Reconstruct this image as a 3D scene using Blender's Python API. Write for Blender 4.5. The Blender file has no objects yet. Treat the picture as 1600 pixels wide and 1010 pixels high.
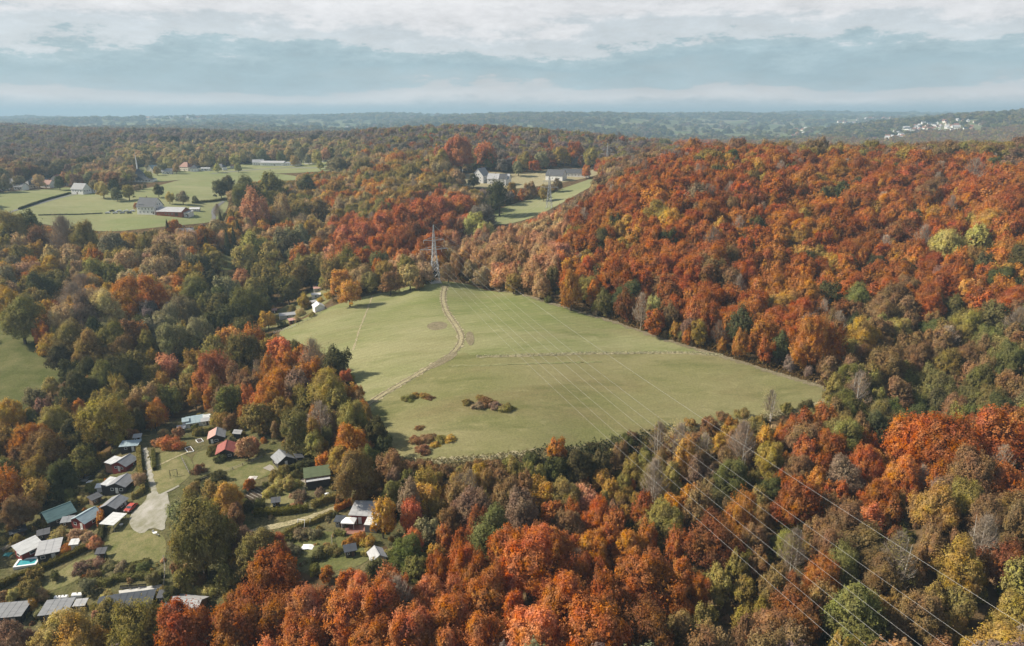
import bpy, math, random
import numpy as np
from mathutils import Vector, Matrix, geometry as mgeo

# ------------------------------------------------------------------ camera, sky, sun, exposure
scene = bpy.context.scene
COL = scene.collection
CAM_H, PITCH, FPX = 100.0, math.radians(16.8), 1081.0      # metres, downward tilt, focal length in photo pixels (1600 wide)
cam_data = bpy.data.cameras.new('camera')
cam_data.sensor_width = 36.0
cam_data.lens = 36.0 * FPX / 1600.0
cam_data.clip_start, cam_data.clip_end = 1.0, 40000.0
cam = bpy.data.objects.new('camera', cam_data)
cam.location = (0, 0, CAM_H)
cam.rotation_euler = (math.radians(90) - PITCH, 0, 0)
COL.objects.link(cam)
scene.camera = cam
scene.view_settings.view_transform = 'Standard'
scene.view_settings.look = 'None'
scene.view_settings.exposure = EXPOSURE = 0.7
scene.view_settings.gamma = 1.0
scene.cycles.max_bounces = 6
scene.cycles.diffuse_bounces = 3
scene.cycles.transmission_bounces = 3
scene.cycles.volume_bounces = 1
scene.cycles.transparent_max_bounces = 4
scene.cycles.use_denoising = True

SUN_EL, SUN_AZ = math.radians(38), math.radians(174)        # azimuth of the sun, counted from +X towards +Y
sun_data = bpy.data.lights.new('sun', 'SUN')
sun_data.energy = 5.0
sun_data.angle = math.radians(0.6)
sun_data.color = (1.0, 0.915, 0.77)
sun = bpy.data.objects.new('sun', sun_data)
sdir = Vector((math.cos(SUN_EL) * math.cos(SUN_AZ), math.cos(SUN_EL) * math.sin(SUN_AZ), math.sin(SUN_EL)))
sun.rotation_euler = sdir.to_track_quat('Z', 'Y').to_euler()
sun.location = (-300, 100, 400)
COL.objects.link(sun)

world = bpy.data.worlds.new('World')
scene.world = world
world.use_nodes = True
def build_world():
    nt = world.node_tree
    N, L = nt.nodes, nt.links
    N.clear()
    out = N.new('ShaderNodeOutputWorld')
    sky = N.new('ShaderNodeTexSky')
    sky.sky_type = 'NISHITA'
    sky.sun_disc = False
    sky.sun_elevation = SUN_EL
    sky.sun_rotation = math.radians(90) - SUN_AZ
    sky.altitude = 200
    sky.dust_density = 2.0
    bg_sky = N.new('ShaderNodeBackground'); bg_sky.inputs['Strength'].default_value = 0.10
    L.new(sky.outputs[0], bg_sky.inputs['Color'])
    tc = N.new('ShaderNodeTexCoord')
    sep = N.new('ShaderNodeSeparateXYZ'); L.new(tc.outputs['Generated'], sep.inputs[0])
    def math_n(op, a, b=None, c=None):
        m = N.new('ShaderNodeMath'); m.operation = op
        for i, v in enumerate((a, b, c)):
            if v is None: continue
            if isinstance(v, (int, float)): m.inputs[i].default_value = v
            else: L.new(v, m.inputs[i])
        return m.outputs[0]
    def noise(vec, scale, detail=5, rough=0.55):
        n = N.new('ShaderNodeTexNoise'); n.inputs['Scale'].default_value = scale
        n.inputs['Detail'].default_value = detail; n.inputs['Roughness'].default_value = rough
        L.new(vec, n.inputs['Vector']); return n.outputs['Fac']
    def comb(x, y, z):
        c = N.new('ShaderNodeCombineXYZ')
        for i, v in enumerate((x, y, z)):
            if isinstance(v, (int, float)): c.inputs[i].default_value = v
            else: L.new(v, c.inputs[i])
        return c.outputs[0]
    z = math_n('MAXIMUM', sep.outputs[2], 0.0)
    # cloud layers seen edge-on: squeeze the height so that the banks lie flat
    flat = comb(math_n('MULTIPLY', sep.outputs[0], 3.0), math_n('MULTIPLY', sep.outputs[1], 3.0), math_n('MULTIPLY', sep.outputs[2], 16.0))
    puff = comb(math_n('MULTIPLY', sep.outputs[0], 11.0), math_n('MULTIPLY', sep.outputs[1], 11.0), math_n('MULTIPLY', sep.outputs[2], 34.0))
    n1 = math_n('SUBTRACT', noise(flat, 1.0, 6), 0.5)
    n2 = math_n('SUBTRACT', noise(puff, 1.35, 9, 0.70), 0.5)
    e = math_n('ADD', z, math_n('MULTIPLY', n1, math_n('MINIMUM', math_n('MULTIPLY', z, 2.3), 0.13)))
    e = math_n('ADD', e, math_n('MULTIPLY', n2, math_n('MINIMUM', math_n('MULTIPLY', z, 1.0), 0.075)))
    ramp = N.new('ShaderNodeValToRGB')
    cr = ramp.color_ramp
    cr.interpolation = 'EASE'
    stops = [(0.0, (.40, .43, .455)), (0.010, (.40, .455, .485)), (0.020, (.54, .54, .545)), (0.030, (.45, .47, .485)), (0.037, (.31, .39, .425)),
             (0.062, (.265, .355, .395)), (0.080, (.30, .385, .42)), (0.088, (.45, .48, .50)), (0.104, (.44, .475, .50)), (0.118, (.54, .54, .55)), (0.15, (.58, .575, .58)), (0.24, (.46, .48, .50)), (0.42, (.265, .30, .34))]
    cr.elements[0].position, cr.elements[0].color = stops[0][0], (*stops[0][1], 1)
    cr.elements[1].position, cr.elements[1].color = stops[-1][0], (*stops[-1][1], 1)
    for p, c in stops[1:-1]:
        el = cr.elements.new(p); el.color = (*c, 1)
    L.new(e, ramp.inputs[0])
    # lighter and darker billows
    mul = N.new('ShaderNodeMix'); mul.data_type = 'RGBA'; mul.blend_type = 'MULTIPLY'; mul.inputs['Factor'].default_value = 1.0
    bright = math_n('ADD', 1.0, math_n('MULTIPLY', n2, 0.62))
    L.new(ramp.outputs[0], mul.inputs['A']); L.new(comb(bright, bright, bright), mul.inputs['B'])
    bg_c = N.new('ShaderNodeBackground'); bg_c.inputs['Strength'].default_value = 0.9
    L.new(mul.outputs['Result'], bg_c.inputs['Color'])
    # broken cover higher up lets the blue sky through
    hole = N.new('ShaderNodeMapRange'); hole.inputs['From Min'].default_value = 0.42; hole.inputs['From Max'].default_value = 0.62
    L.new(noise(tc.outputs['Generated'], 3.0, 5), hole.inputs['Value'])
    up = N.new('ShaderNodeMapRange'); up.inputs['From Min'].default_value = 0.2; up.inputs['From Max'].default_value = 0.5
    L.new(z, up.inputs['Value'])
    fac = math_n('SUBTRACT', 0.94, math_n('MULTIPLY', math_n('MULTIPLY', hole.outputs[0], up.outputs[0]), 0.8))
    mix = N.new('ShaderNodeMixShader')
    L.new(fac, mix.inputs[0]); L.new(bg_sky.outputs[0], mix.inputs[1]); L.new(bg_c.outputs[0], mix.inputs[2])
    L.new(mix.outputs[0], out.inputs['Surface'])
build_world()

# ------------------------------------------------------------------ photo pixels <-> the place
SP, CP = math.sin(PITCH), math.cos(PITCH)
def ray(px, py):
    v = np.asarray(py, float) - 505.0
    return np.asarray(px, float) - 800.0 + 0 * v, FPX * CP - v * SP, -(FPX * SP + v * CP)
def project(X, Y, Z):
    dz = np.asarray(Z, float) - CAM_H
    depth = Y * CP - dz * SP
    up = Y * SP + dz * CP
    return 800 + FPX * X / depth, 505 - FPX * up / depth, depth

# ------------------------------------------------------------------ terrain: a smooth sheet through surveyed points
G_ = """680,437,8 800,460,8 960,500,7 1130,555,5 1300,612,3 1200,650,1 1000,680,0 850,708,0 700,722,-1 600,690,-2 560,600,0 700,560,5 900,570,5
520,555,-2 430,520,-7 520,478,-1 600,455,4 600,520,3 1050,620,2 200,690,-9 280,700,-7 400,740,-5 500,760,-4 200,760,-9 100,800,-12 200,860,-10
60,880,-14 100,960,-14 250,950,-11 400,830,-7 550,830,-5 480,900,-6 600,900,-4 450,492,-10 505,455,-6 40,600,-11 30,520,-5 80,560,-9
150,350,13 240,335,18 150,310,24 130,300,25 220,282,27 330,285,26 330,310,22 400,270,28 290,268,29 430,262,30 500,262,31 350,408,0 30,325,22
765,282,30 885,278,32 850,320,18 800,340,12 720,400,4 900,295,26 940,275,32"""
T_ = """100,420,13 150,380,20 500,310,28 600,260,45 500,360,16 420,420,2 620,340,27 600,420,17 1300,225,74 1600,225,73 1100,228,71 1000,250,62
920,300,42 1300,300,52 1600,300,53 1300,250,66 1300,400,29 1300,480,22 1000,400,29 1000,350,39 1000,300,52 850,350,29 760,410,20 1600,400,36
1500,520,17 1600,600,18 1450,620,11 1500,680,22 1250,780,14 1400,800,15 1500,950,12 1100,950,8 800,950,14 850,830,17 400,900,8 300,1000,4
900,760,8 700,800,8 100,650,0 250,580,-1 180,500,8 300,490,3 430,560,12 650,960,12"""
D_ = """0,800,30 0,1200,37 0,1800,53 0,2300,48 0,3200,10 0,5000,22 0,7000,30 0,11000,-25 300,1000,32 300,1350,44 300,1700,46 300,2600,15 300,4200,30 300,6200,60
300,10000,35 600,1000,42 600,1300,54 600,1700,40 600,2600,8 600,4500,30 600,8000,62 600,12000,45 790,1100,46 790,1500,58 790,2000,35 905,3500,10 905,6000,92
905,9000,80 950,1300,43 950,1800,15 1050,1200,36 1050,2200,0 1050,4500,10 1050,9000,86 1300,900,38 1300,1300,15 1300,2600,5 1300,4500,30 1300,9000,92
1500,1000,40 1500,1800,8 1500,2600,16 1500,3000,52 1500,3600,80 1500,5000,70 1500,9000,90 1650,900,45 1650,2400,20 1650,3200,90 1650,4000,118 1650,6000,90
-280,100,-12 -280,200,-15 -280,350,-6 -280,600,14 -280,900,30 -280,2000,48 -280,6000,50 1880,60,-2 1880,100,0 1880,200,8 1880,330,24 1880,660,54 1880,1200,40
1880,3000,80 1880,4200,115 1880,9000,90 800,60,-8 300,60,-13 1300,60,-6 800,15000,50 0,15000,-70 300,15000,-20 1600,15000,90"""
def _pts():
    rows = []
    for s, canopy in ((G_, 0), (T_, 17)):
        for w in s.split():
            px, py, z = map(float, w.split(','))
            dx, dy, dz = ray(px, py)
            t = (z - CAM_H) / dz
            rows.append((dx / dy, dy * t, z - canopy))
    for w in D_.split():
        px, Y, z = map(float, w.split(','))
        rows.append(((px - 800) / FPX, Y, z))
    a = np.array(rows)
    return np.stack([a[:, 0] * 2.2, np.log(a[:, 1])], 1), a[:, 2]
_C, _Z = _pts()
def _kern(d2): return 0.5 * d2 * np.log(d2 + 1e-12)
def _solve():
    n = len(_C)
    K = _kern(((_C[:, None] - _C[None]) ** 2).sum(-1)) + 2e-3 * np.eye(n)
    P = np.hstack([np.ones((n, 1)), _C])
    A = np.zeros((n + 3, n + 3)); A[:n, :n] = K; A[:n, n:] = P; A[n:, :n] = P.T
    return np.linalg.solve(A, np.concatenate([_Z, [0, 0, 0]]))
_W = _solve()
def terrain(X, Y):
    X = np.atleast_1d(np.asarray(X, float)); Y = np.atleast_1d(np.asarray(Y, float))
    shp = np.broadcast(X, Y).shape
    X = np.broadcast_to(X, shp).ravel(); Y = np.broadcast_to(Y, shp).ravel()
    Yc = np.clip(Y, 55, 15500)
    u = np.clip(X / Yc, -1.05, 1.05) * 2.2
    w = np.log(Yc)
    out = np.empty(len(X))
    for i in range(0, len(X), 20000):
        s = slice(i, i + 20000)
        d2 = (u[s, None] - _C[None, :, 0]) ** 2 + (w[s, None] - _C[None, :, 1]) ** 2
        out[s] = _kern(d2) @ _W[:-3] + _W[-3] + _W[-2] * u[s] + _W[-1] * w[s]
    amp = np.clip((Yc - 250) / 1200, 0.25, 5.0)
    out += amp * (np.sin(X / 61 + 1.3) * np.sin(Y / 83 + .4) + .5 * np.sin(X / 27 + Y / 41) * np.sin(Y / 33 - X / 70))
    far = np.clip((Yc - 1500) / 2500, 0, 1)
    out += far * (20 * np.sin(X / 560 + .7) * np.sin(Y / 630) + 9 * np.sin(X / 190 + Y / 300) * np.sin(Y / 260 + 2))
    return out.reshape(shp)
def tz(x, y): return float(terrain(x, y)[0])
_TS = np.geomspace(0.05, 14.0, 900)
def on_ground(px, py):
    """where the sight line through a photo pixel meets the ground"""
    dx, dy, dz = ray(px, py)
    f = CAM_H + dz * _TS - terrain(dx * _TS, dy * _TS)
    k = int(np.argmax(f < 0))
    a, b = _TS[max(k - 1, 0)], _TS[k]
    for _ in range(18):
        m = .5 * (a + b)
        if CAM_H + dz * m - tz(dx * m, dy * m) < 0: b = m
        else: a = m
    return float(dx * b), float(dy * b), float(CAM_H + dz * b)
def in_poly(px, py, poly):
    px = np.asarray(px, float); py = np.asarray(py, float)
    inside = np.zeros(px.shape, bool)
    n = len(poly)
    for i in range(n):
        x0, y0 = poly[i]; x1, y1 = poly[(i + 1) % n]
        c = ((y0 > py) != (y1 > py)) & (px < (x1 - x0) * (py - y0) / (y1 - y0 + 1e-12) + x0)
        inside ^= c
    return inside
def pp(s): return [tuple(map(float, w.split(','))) for w in s.split()]

# ------------------------------------------------------------------ small tools
MATS = {}
def node_mat(name):
    m = bpy.data.materials.new(name); m.use_nodes = True
    nt = m.node_tree; nt.nodes.clear()
    out = nt.nodes.new('ShaderNodeOutputMaterial')
    MATS[name] = m
    return m, nt, nt.nodes, nt.links, out
def lin(h):
    """photo colour (hex, display) -> linear"""
    return tuple(((int(h[i:i + 2], 16) / 255 + .055) / 1.055) ** 2.4 if int(h[i:i + 2], 16) > 10 else int(h[i:i + 2], 16) / 255 / 12.92 for i in (0, 2, 4))
def plain(name, col, rough=.75, var=.25, scale=1.2, metal=0.0, bump=0.0, stretch=None, spec=.3):
    """a solid surface with uneven colour: dirt, weathering, grain"""
    if name in MATS: return MATS[name]
    m, nt, N, L, out = node_mat(name)
    b = N.new('ShaderNodeBsdfPrincipled')
    b.inputs['Roughness'].default_value = rough
    b.inputs['Metallic'].default_value = metal
    b.inputs['Specular IOR Level'].default_value = spec
    tc = N.new('ShaderNodeTexCoord')
    mp = N.new('ShaderNodeMapping')
    if stretch: mp.inputs['Scale'].default_value = stretch
    L.new(tc.outputs['Object'], mp.inputs[0])
    n = N.new('ShaderNodeTexNoise'); n.inputs['Scale'].default_value = scale; n.inputs['Detail'].default_value = 6; n.inputs['Roughness'].default_value = .65
    L.new(mp.outputs[0], n.inputs['Vector'])
    r = N.new('ShaderNodeValToRGB')
    r.color_ramp.elements[0].position, r.color_ramp.elements[1].position = .3, .7
    r.color_ramp.elements[0].color = (*[c * (1 - var) for c in col], 1)
    r.color_ramp.elements[1].color = (*[min(1, c * (1 + var)) for c in col], 1)
    L.new(n.outputs['Fac'], r.inputs[0]); L.new(r.outputs[0], b.inputs['Base Color'])
    if bump:
        bm = N.new('ShaderNodeBump'); bm.inputs['Strength'].default_value = bump; bm.inputs['Distance'].default_value = .05
        L.new(n.outputs['Fac'], bm.inputs['Height']); L.new(bm.outputs[0], b.inputs['Normal'])
    L.new(b.outputs[0], out.inputs[0])
    return m
def ground_mat(name, cols, scales=(.012, .08, .9), stretch=None, bump=.6, rot=0.0, bdist=.3, speck=.42):
    """earth or grass: broad patches, middling blotches, fine speckle, each its own noise"""
    m, nt, N, L, out = node_mat(name)
    b = N.new('ShaderNodeBsdfDiffuse')
    geo = N.new('ShaderNodeNewGeometry')
    mp = N.new('ShaderNodeMapping'); L.new(geo.outputs['Position'], mp.inputs[0])
    mp.inputs['Rotation'].default_value = (0, 0, rot)
    if stretch: mp.inputs['Scale'].default_value = stretch
    fac = []
    for i, s in enumerate(scales):
        n = N.new('ShaderNodeTexNoise'); n.inputs['Scale'].default_value = s; n.inputs['Detail'].default_value = 5; n.inputs['Roughness'].default_value = .6
        L.new(mp.outputs[0] if i < 2 else geo.outputs['Position'], n.inputs['Vector']); fac.append(n.outputs['Fac'])
    def ramp(f, c0, c1, a=.35, z=.65):
        r = N.new('ShaderNodeValToRGB'); e = r.color_ramp.elements
        e[0].position, e[1].position = a, z; e[0].color, e[1].color = (*c0, 1), (*c1, 1)
        L.new(f, r.inputs[0]); return r.outputs[0]
    def mixc(f, a, c, mode='MIX'):
        x = N.new('ShaderNodeMix'); x.data_type = 'RGBA'; x.blend_type = mode
        if isinstance(f, float): x.inputs['Factor'].default_value = f
        else: L.new(f, x.inputs['Factor'])
        L.new(a, x.inputs['A']); L.new(c, x.inputs['B']); return x.outputs['Result']
    c = ramp(fac[0], cols[0], cols[1])
    d = ramp(fac[1], cols[2], cols[3])
    col = mixc(.45, c, d)
    sp = ramp(fac[2], (1 - speck,) * 3, (1 + speck,) * 3, .3, .7)
    col = mixc(1.0, col, sp, 'MULTIPLY')
    L.new(col, b.inputs['Color'])
    if bump:
        bm = N.new('ShaderNodeBump'); bm.inputs['Strength'].default_value = bump; bm.inputs['Distance'].default_value = bdist
        L.new(fac[2], bm.inputs['Height']); L.new(bm.outputs[0], b.inputs['Normal'])
    L.new(b.outputs[0], out.inputs[0])
    return m
def leaf_mat(name='leaves', trans=.30, vary=.34):
    m, nt, N, L, out = node_mat(name)
    at = N.new('ShaderNodeAttribute'); at.attribute_type = 'INSTANCER'; at.attribute_name = 'tint'
    geo = N.new('ShaderNodeNewGeometry')
    tc = N.new('ShaderNodeTexCoord')
    def nz(scale, det):
        n = N.new('ShaderNodeTexNoise'); n.inputs['Scale'].default_value = scale; n.inputs['Detail'].default_value = det
        L.new(tc.outputs['Object'], n.inputs['Vector']); return n.outputs['Fac']
    def mp(f, a, b, lo, hi):
        r = N.new('ShaderNodeMapRange'); r.inputs['From Min'].default_value = a; r.inputs['From Max'].default_value = b
        r.inputs['To Min'].default_value = lo; r.inputs['To Max'].default_value = hi; L.new(f, r.inputs['Value']); return r.outputs[0]
    hs = N.new('ShaderNodeHueSaturation')
    mv = N.new('ShaderNodeMath'); mv.operation = 'MULTIPLY'
    L.new(mp(geo.outputs['Random Per Island'], 0, 1, 1 - vary, 1 + vary), mv.inputs[0]); L.new(mp(nz(2.6, 3), .3, .7, .78, 1.22), mv.inputs[1])
    L.new(mv.outputs[0], hs.inputs['Value'])
    L.new(mp(nz(1.3, 4), .3, .7, .488, .528), hs.inputs['Hue'])
    L.new(mp(nz(3.4, 2), .3, .7, 1.15, .90), hs.inputs['Saturation'])
    L.new(at.outputs['Color'], hs.inputs['Color'])
    d = N.new('ShaderNodeBsdfDiffuse'); t = N.new('ShaderNodeBsdfTranslucent')
    L.new(hs.outputs[0], d.inputs['Color']); L.new(hs.outputs[0], t.inputs['Color'])
    mx = N.new('ShaderNodeMixShader'); mx.inputs[0].default_value = trans
    L.new(d.outputs[0], mx.inputs[1]); L.new(t.outputs[0], mx.inputs[2]); L.new(mx.outputs[0], out.inputs[0])
    return m

class MB:
    """collects faces of one mesh"""
    def __init__(s): s.v, s.f, s.m = [], [], []
    def quad(s, a, b, c, d, m=0):
        i = len(s.v); s.v += [a, b, c, d]; s.f.append((i, i + 1, i + 2, i + 3)); s.m.append(m); return s
    def poly(s, pts, m=0):
        i = len(s.v); s.v += list(pts); s.f.append(tuple(range(i, i + len(pts)))); s.m.append(m); return s
    def box(s, x0, x1, y0, y1, z0, z1, m=0):
        i = len(s.v)
        s.v += [(x0, y0, z0), (x1, y0, z0), (x1, y1, z0), (x0, y1, z0), (x0, y0, z1), (x1, y0, z1), (x1, y1, z1), (x0, y1, z1)]
        for q in ((0, 3, 2, 1), (4, 5, 6, 7), (0, 1, 5, 4), (1, 2, 6, 5), (2, 3, 7, 6), (3, 0, 4, 7)):
            s.f.append(tuple(i + k for k in q)); s.m.append(m)
        return s
    def prism(s, poly, axis, a0, a1, m=0):
        """extrude a polygon of (u, z) along x or y"""
        n = len(poly); i = len(s.v)
        for a in (a0, a1):
            s.v += [((a, u, z) if axis == 'x' else (u, a, z)) for u, z in poly]
        s.f.append(tuple(i + k for k in range(n))); s.f.append(tuple(i + n + k for k in reversed(range(n)))); s.m += [m, m]
        for k in range(n):
            s.f.append((i + k, i + n + k, i + n + (k + 1) % n, i + (k + 1) % n)); s.m.append(m)
        return s
    def tube(s, a, b, r0, r1=None, n=6, m=0, caps=True):
        a, b = Vector(a), Vector(b); r1 = r0 if r1 is None else r1
        d = (b - a).normalized(); p = d.orthogonal().normalized(); q = d.cross(p)
        i = len(s.v)
        for c, r in ((a, r0), (b, r1)):
            for k in range(n):
                t = 2 * math.pi * k / n; s.v.append(tuple(c + r * (math.cos(t) * p + math.sin(t) * q)))
        for k in range(n):
            s.f.append((i + k, i + (k + 1) % n, i + n + (k + 1) % n, i + n + k)); s.m.append(m)
        if caps:
            s.f.append(tuple(i + k for k in reversed(range(n)))); s.f.append(tuple(i + n + k for k in range(n))); s.m += [m, m]
        return s
    def lathe(s, prof, n=12, m=0, c=(0, 0)):
        i = len(s.v)
        for r, z in prof:
            for k in range(n):
                t = 2 * math.pi * k / n; s.v.append((c[0] + r * math.cos(t), c[1] + r * math.sin(t), z))
        for j in range(len(prof) - 1):
            for k in range(n):
                s.f.append((i + j * n + k, i + j * n + (k + 1) % n, i + (j + 1) * n + (k + 1) % n, i + (j + 1) * n + k)); s.m.append(m)
        s.f.append(tuple(i + k for k in reversed(range(n)))); s.m.append(m)
        s.f.append(tuple(i + (len(prof) - 1) * n + k for k in range(n))); s.m.append(m)
        return s
    def mesh(s, name, mats):
        me = bpy.data.meshes.new(name)
        me.from_pydata([tuple(map(float, p)) for p in s.v], [], s.f)
        for m in (mats if isinstance(mats, (list, tuple)) else [mats]): me.materials.append(m)
        me.polygons.foreach_set('material_index', s.m); me.update(); return me
    def build(s, name, mats, parent=None):
        o = bpy.data.objects.new(name, s.mesh(name, mats)); COL.objects.link(o)
        if parent: o.parent = parent
        return o
def tag(o, label, cat, group=None, kind=None):
    o['label'] = label
    if cat: o['category'] = cat
    if group: o['group'] = group
    if kind: o['kind'] = kind
    return o
def thing(name, label, cat, loc, rz=0.0, group=None):
    o = bpy.data.objects.new(name, None); COL.objects.link(o)
    o.empty_display_size = .5
    o.location = loc; o.rotation_euler = (0, 0, rz)
    return tag(o, label, cat, group)
def fast_mesh(name, V, F, mat_list, mi=None):
    """V (n,3), F (m,k) with equal sides"""
    me = bpy.data.meshes.new(name)
    V = np.ascontiguousarray(V, np.float32); F = np.ascontiguousarray(F, np.int32)
    k = F.shape[1]
    me.vertices.add(len(V)); me.vertices.foreach_set('co', V.ravel())
    me.loops.add(F.size); me.loops.foreach_set('vertex_index', F.ravel())
    me.polygons.add(len(F)); me.polygons.foreach_set('loop_start', np.arange(0, F.size, k, dtype=np.int32))
    for m in mat_list: me.materials.append(m)
    if mi is not None: me.polygons.foreach_set('material_index', np.asarray(mi, np.int32))
    me.update(calc_edges=True)
    return me

# ------------------------------------------------------------------ the land
def meadow_mat(name, green, dry, brown, dark, stripe=.05, rot=.3):
    """grazed hay meadow: dry and lush patches, mower stripes, worn brown streaks"""
    m, nt, N, L, out = node_mat(name)
    geo = N.new('ShaderNodeNewGeometry')
    def nz(scale, st=(1, 1, 1), det=6, rough=.62, r=rot):
        mp = N.new('ShaderNodeMapping'); mp.inputs['Scale'].default_value = st; mp.inputs['Rotation'].default_value = (0, 0, r)
        L.new(geo.outputs['Position'], mp.inputs[0])
        n = N.new('ShaderNodeTexNoise'); n.inputs['Scale'].default_value = scale; n.inputs['Detail'].default_value = det; n.inputs['Roughness'].default_value = rough
        L.new(mp.outputs[0], n.inputs['Vector']); return n.outputs['Fac']
    def rng(f, a, b, lo=0.0, hi=1.0):
        r = N.new('ShaderNodeMapRange'); r.inputs['From Min'].default_value = a; r.inputs['From Max'].default_value = b
        r.inputs['To Min'].default_value = lo; r.inputs['To Max'].default_value = hi; L.new(f, r.inputs['Value']); return r.outputs[0]
    def mixc(f, a, b, mode='MIX'):
        x = N.new('ShaderNodeMix'); x.data_type = 'RGBA'; x.blend_type = mode
        for key, v in (('Factor', f), ('A', a), ('B', b)):
            if isinstance(v, tuple): x.inputs[key].default_value = (*v, 1)
            elif isinstance(v, float): x.inputs[key].default_value = v
            else: L.new(v, x.inputs[key])
        return x.outputs['Result']
    c = mixc(rng(nz(.014, (.6, 1, 1)), .36, .62), green, dry)
    c = mixc(rng(nz(.045, (.35, 1, 1)), .50, .68, 0, .75), c, brown)
    c = mixc(rng(nz(.11, (.3, 1, 1), r=-.2), .52, .70, 0, .6), c, dark)
    c = mixc(rng(nz(.30, (.5, 1, 1)), .55, .75, 0, .5), c, tuple(min(1, v * 1.25) for v in dry))
    w = N.new('ShaderNodeTexWave'); w.inputs['Scale'].default_value = .09; w.inputs['Distortion'].default_value = 3.0; w.inputs['Detail'].default_value = 3; w.inputs['Detail Scale'].default_value = .4
    mp = N.new('ShaderNodeMapping'); mp.inputs['Rotation'].default_value = (0, 0, 1.15); L.new(geo.outputs['Position'], mp.inputs[0]); L.new(mp.outputs[0], w.inputs['Vector'])
    for f, lo, hi in ((rng(w.outputs['Fac'], 0, 1, 1 - stripe, 1 + stripe), 0, 0), (rng(nz(1.6), .3, .7, .80, 1.2), 0, 0)):
        cb = N.new('ShaderNodeCombineXYZ')
        for k in range(3): L.new(f, cb.inputs[k])
        c = mixc(1.0, c, cb.outputs[0], 'MULTIPLY')
    b = N.new('ShaderNodeBsdfDiffuse'); L.new(c, b.inputs['Color'])
    bm = N.new('ShaderNodeBump'); bm.inputs['Strength'].default_value = .5; bm.inputs['Distance'].default_value = .3
    L.new(nz(.8), bm.inputs['Height']); L.new(bm.outputs[0], b.inputs['Normal']); L.new(b.outputs[0], out.inputs[0])
    return m
M_MEADOW = meadow_mat('meadow_grass', (.140, .156, .056), (.230, .218, .112), (.185, .168, .082), (.104, .124, .038), .03)
M_ROUGH = meadow_mat('rough_grass', (.130, .134, .049), (.212, .188, .095), (.158, .128, .062), (.084, .094, .031), .015, .15)
M_LUSH = meadow_mat('pasture_grass', (.170, .190, .084), (.235, .230, .125), (.205, .200, .100), (.135, .160, .060), .05, .8)
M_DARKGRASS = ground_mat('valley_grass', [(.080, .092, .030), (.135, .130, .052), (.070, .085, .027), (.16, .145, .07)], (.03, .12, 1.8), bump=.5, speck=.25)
M_LAWN = ground_mat('garden_lawn', [(.105, .115, .040), (.20, .175, .085), (.085, .098, .034), (.22, .185, .10)], (.09, .4, 2.5), bump=.4, speck=.25)
M_GARDEN = ground_mat('garden_ground', [(.075, .078, .032), (.13, .105, .055), (.06, .07, .026), (.14, .12, .06)], (.08, .35, 1.6), bump=.9)
M_DRY = ground_mat('dry_grass', [(.30, .26, .16), (.25, .22, .13), (.20, .18, .09), (.34, .29, .19)], (.1, .5, 2.0), bump=.5)
M_SOIL = ground_mat('bare_soil', [(.15, .125, .075), (.20, .17, .11), (.14, .12, .065), (.23, .195, .13)], (.1, .6, 2.0), bump=.6)
M_GRAVEL = ground_mat('gravel', [(.33, .31, .28), (.20, .19, .14), (.36, .34, .31), (.17, .165, .10)], (.1, .4, 5.0), bump=.1, speck=.12)
M_ASPHALT = ground_mat('asphalt', [(.16, .155, .15), (.2, .195, .19), (.15, .15, .145), (.2, .2, .2)], (.05, .4, 3.0), bump=.1)

def land_mat():
    """leaf litter in the near woods, a mosaic of fields on the far land"""
    m, nt, N, L, out = node_mat('land')
    b = N.new('ShaderNodeBsdfDiffuse'); geo = N.new('ShaderNodeNewGeometry')
    sep = N.new('ShaderNodeSeparateXYZ'); L.new(geo.outputs['Position'], sep.inputs[0])
    def nz(s):
        n = N.new('ShaderNodeTexNoise'); n.inputs['Scale'].default_value = s; n.inputs['Detail'].default_value = 5; L.new(geo.outputs['Position'], n.inputs['Vector']); return n.outputs['Fac']
    def ramp(f, st):
        r = N.new('ShaderNodeValToRGB'); e = r.color_ramp.elements
        e[0].position, e[0].color = st[0][0], (*st[0][1], 1); e[1].position, e[1].color = st[-1][0], (*st[-1][1], 1)
        for p, c in st[1:-1]: q = e.new(p); q.color = (*c, 1)
        L.new(f, r.inputs[0]); return r.outputs[0]
    near = ramp(nz(.35), [(.3, (.055, .042, .022)), (.5, (.10, .066, .034)), (.7, (.14, .095, .05))])
    v = N.new('ShaderNodeTexVoronoi'); v.inputs['Scale'].default_value = .0038; L.new(geo.outputs['Position'], v.inputs['Vector'])
    sc = N.new('ShaderNodeSeparateColor'); L.new(v.outputs['Color'], sc.inputs[0])
    far = ramp(sc.outputs[0], [(0, (.10, .12, .05)), (.3, (.16, .17, .085)), (.5, (.07, .08, .035)), (.7, (.21, .19, .12)), (1, (.12, .14, .06))])
    mr = N.new('ShaderNodeMapRange'); mr.inputs['From Min'].default_value = 2300; mr.inputs['From Max'].default_value = 2700; L.new(sep.outputs[1], mr.inputs['Value'])
    mx = N.new('ShaderNodeMix'); mx.data_type = 'RGBA'; L.new(mr.outputs[0], mx.inputs['Factor']); L.new(near, mx.inputs['A']); L.new(far, mx.inputs['B'])
    L.new(mx.outputs['Result'], b.inputs['Color']); L.new(b.outputs[0], out.inputs[0])
    return m
M_FLOOR = land_mat()
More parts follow.
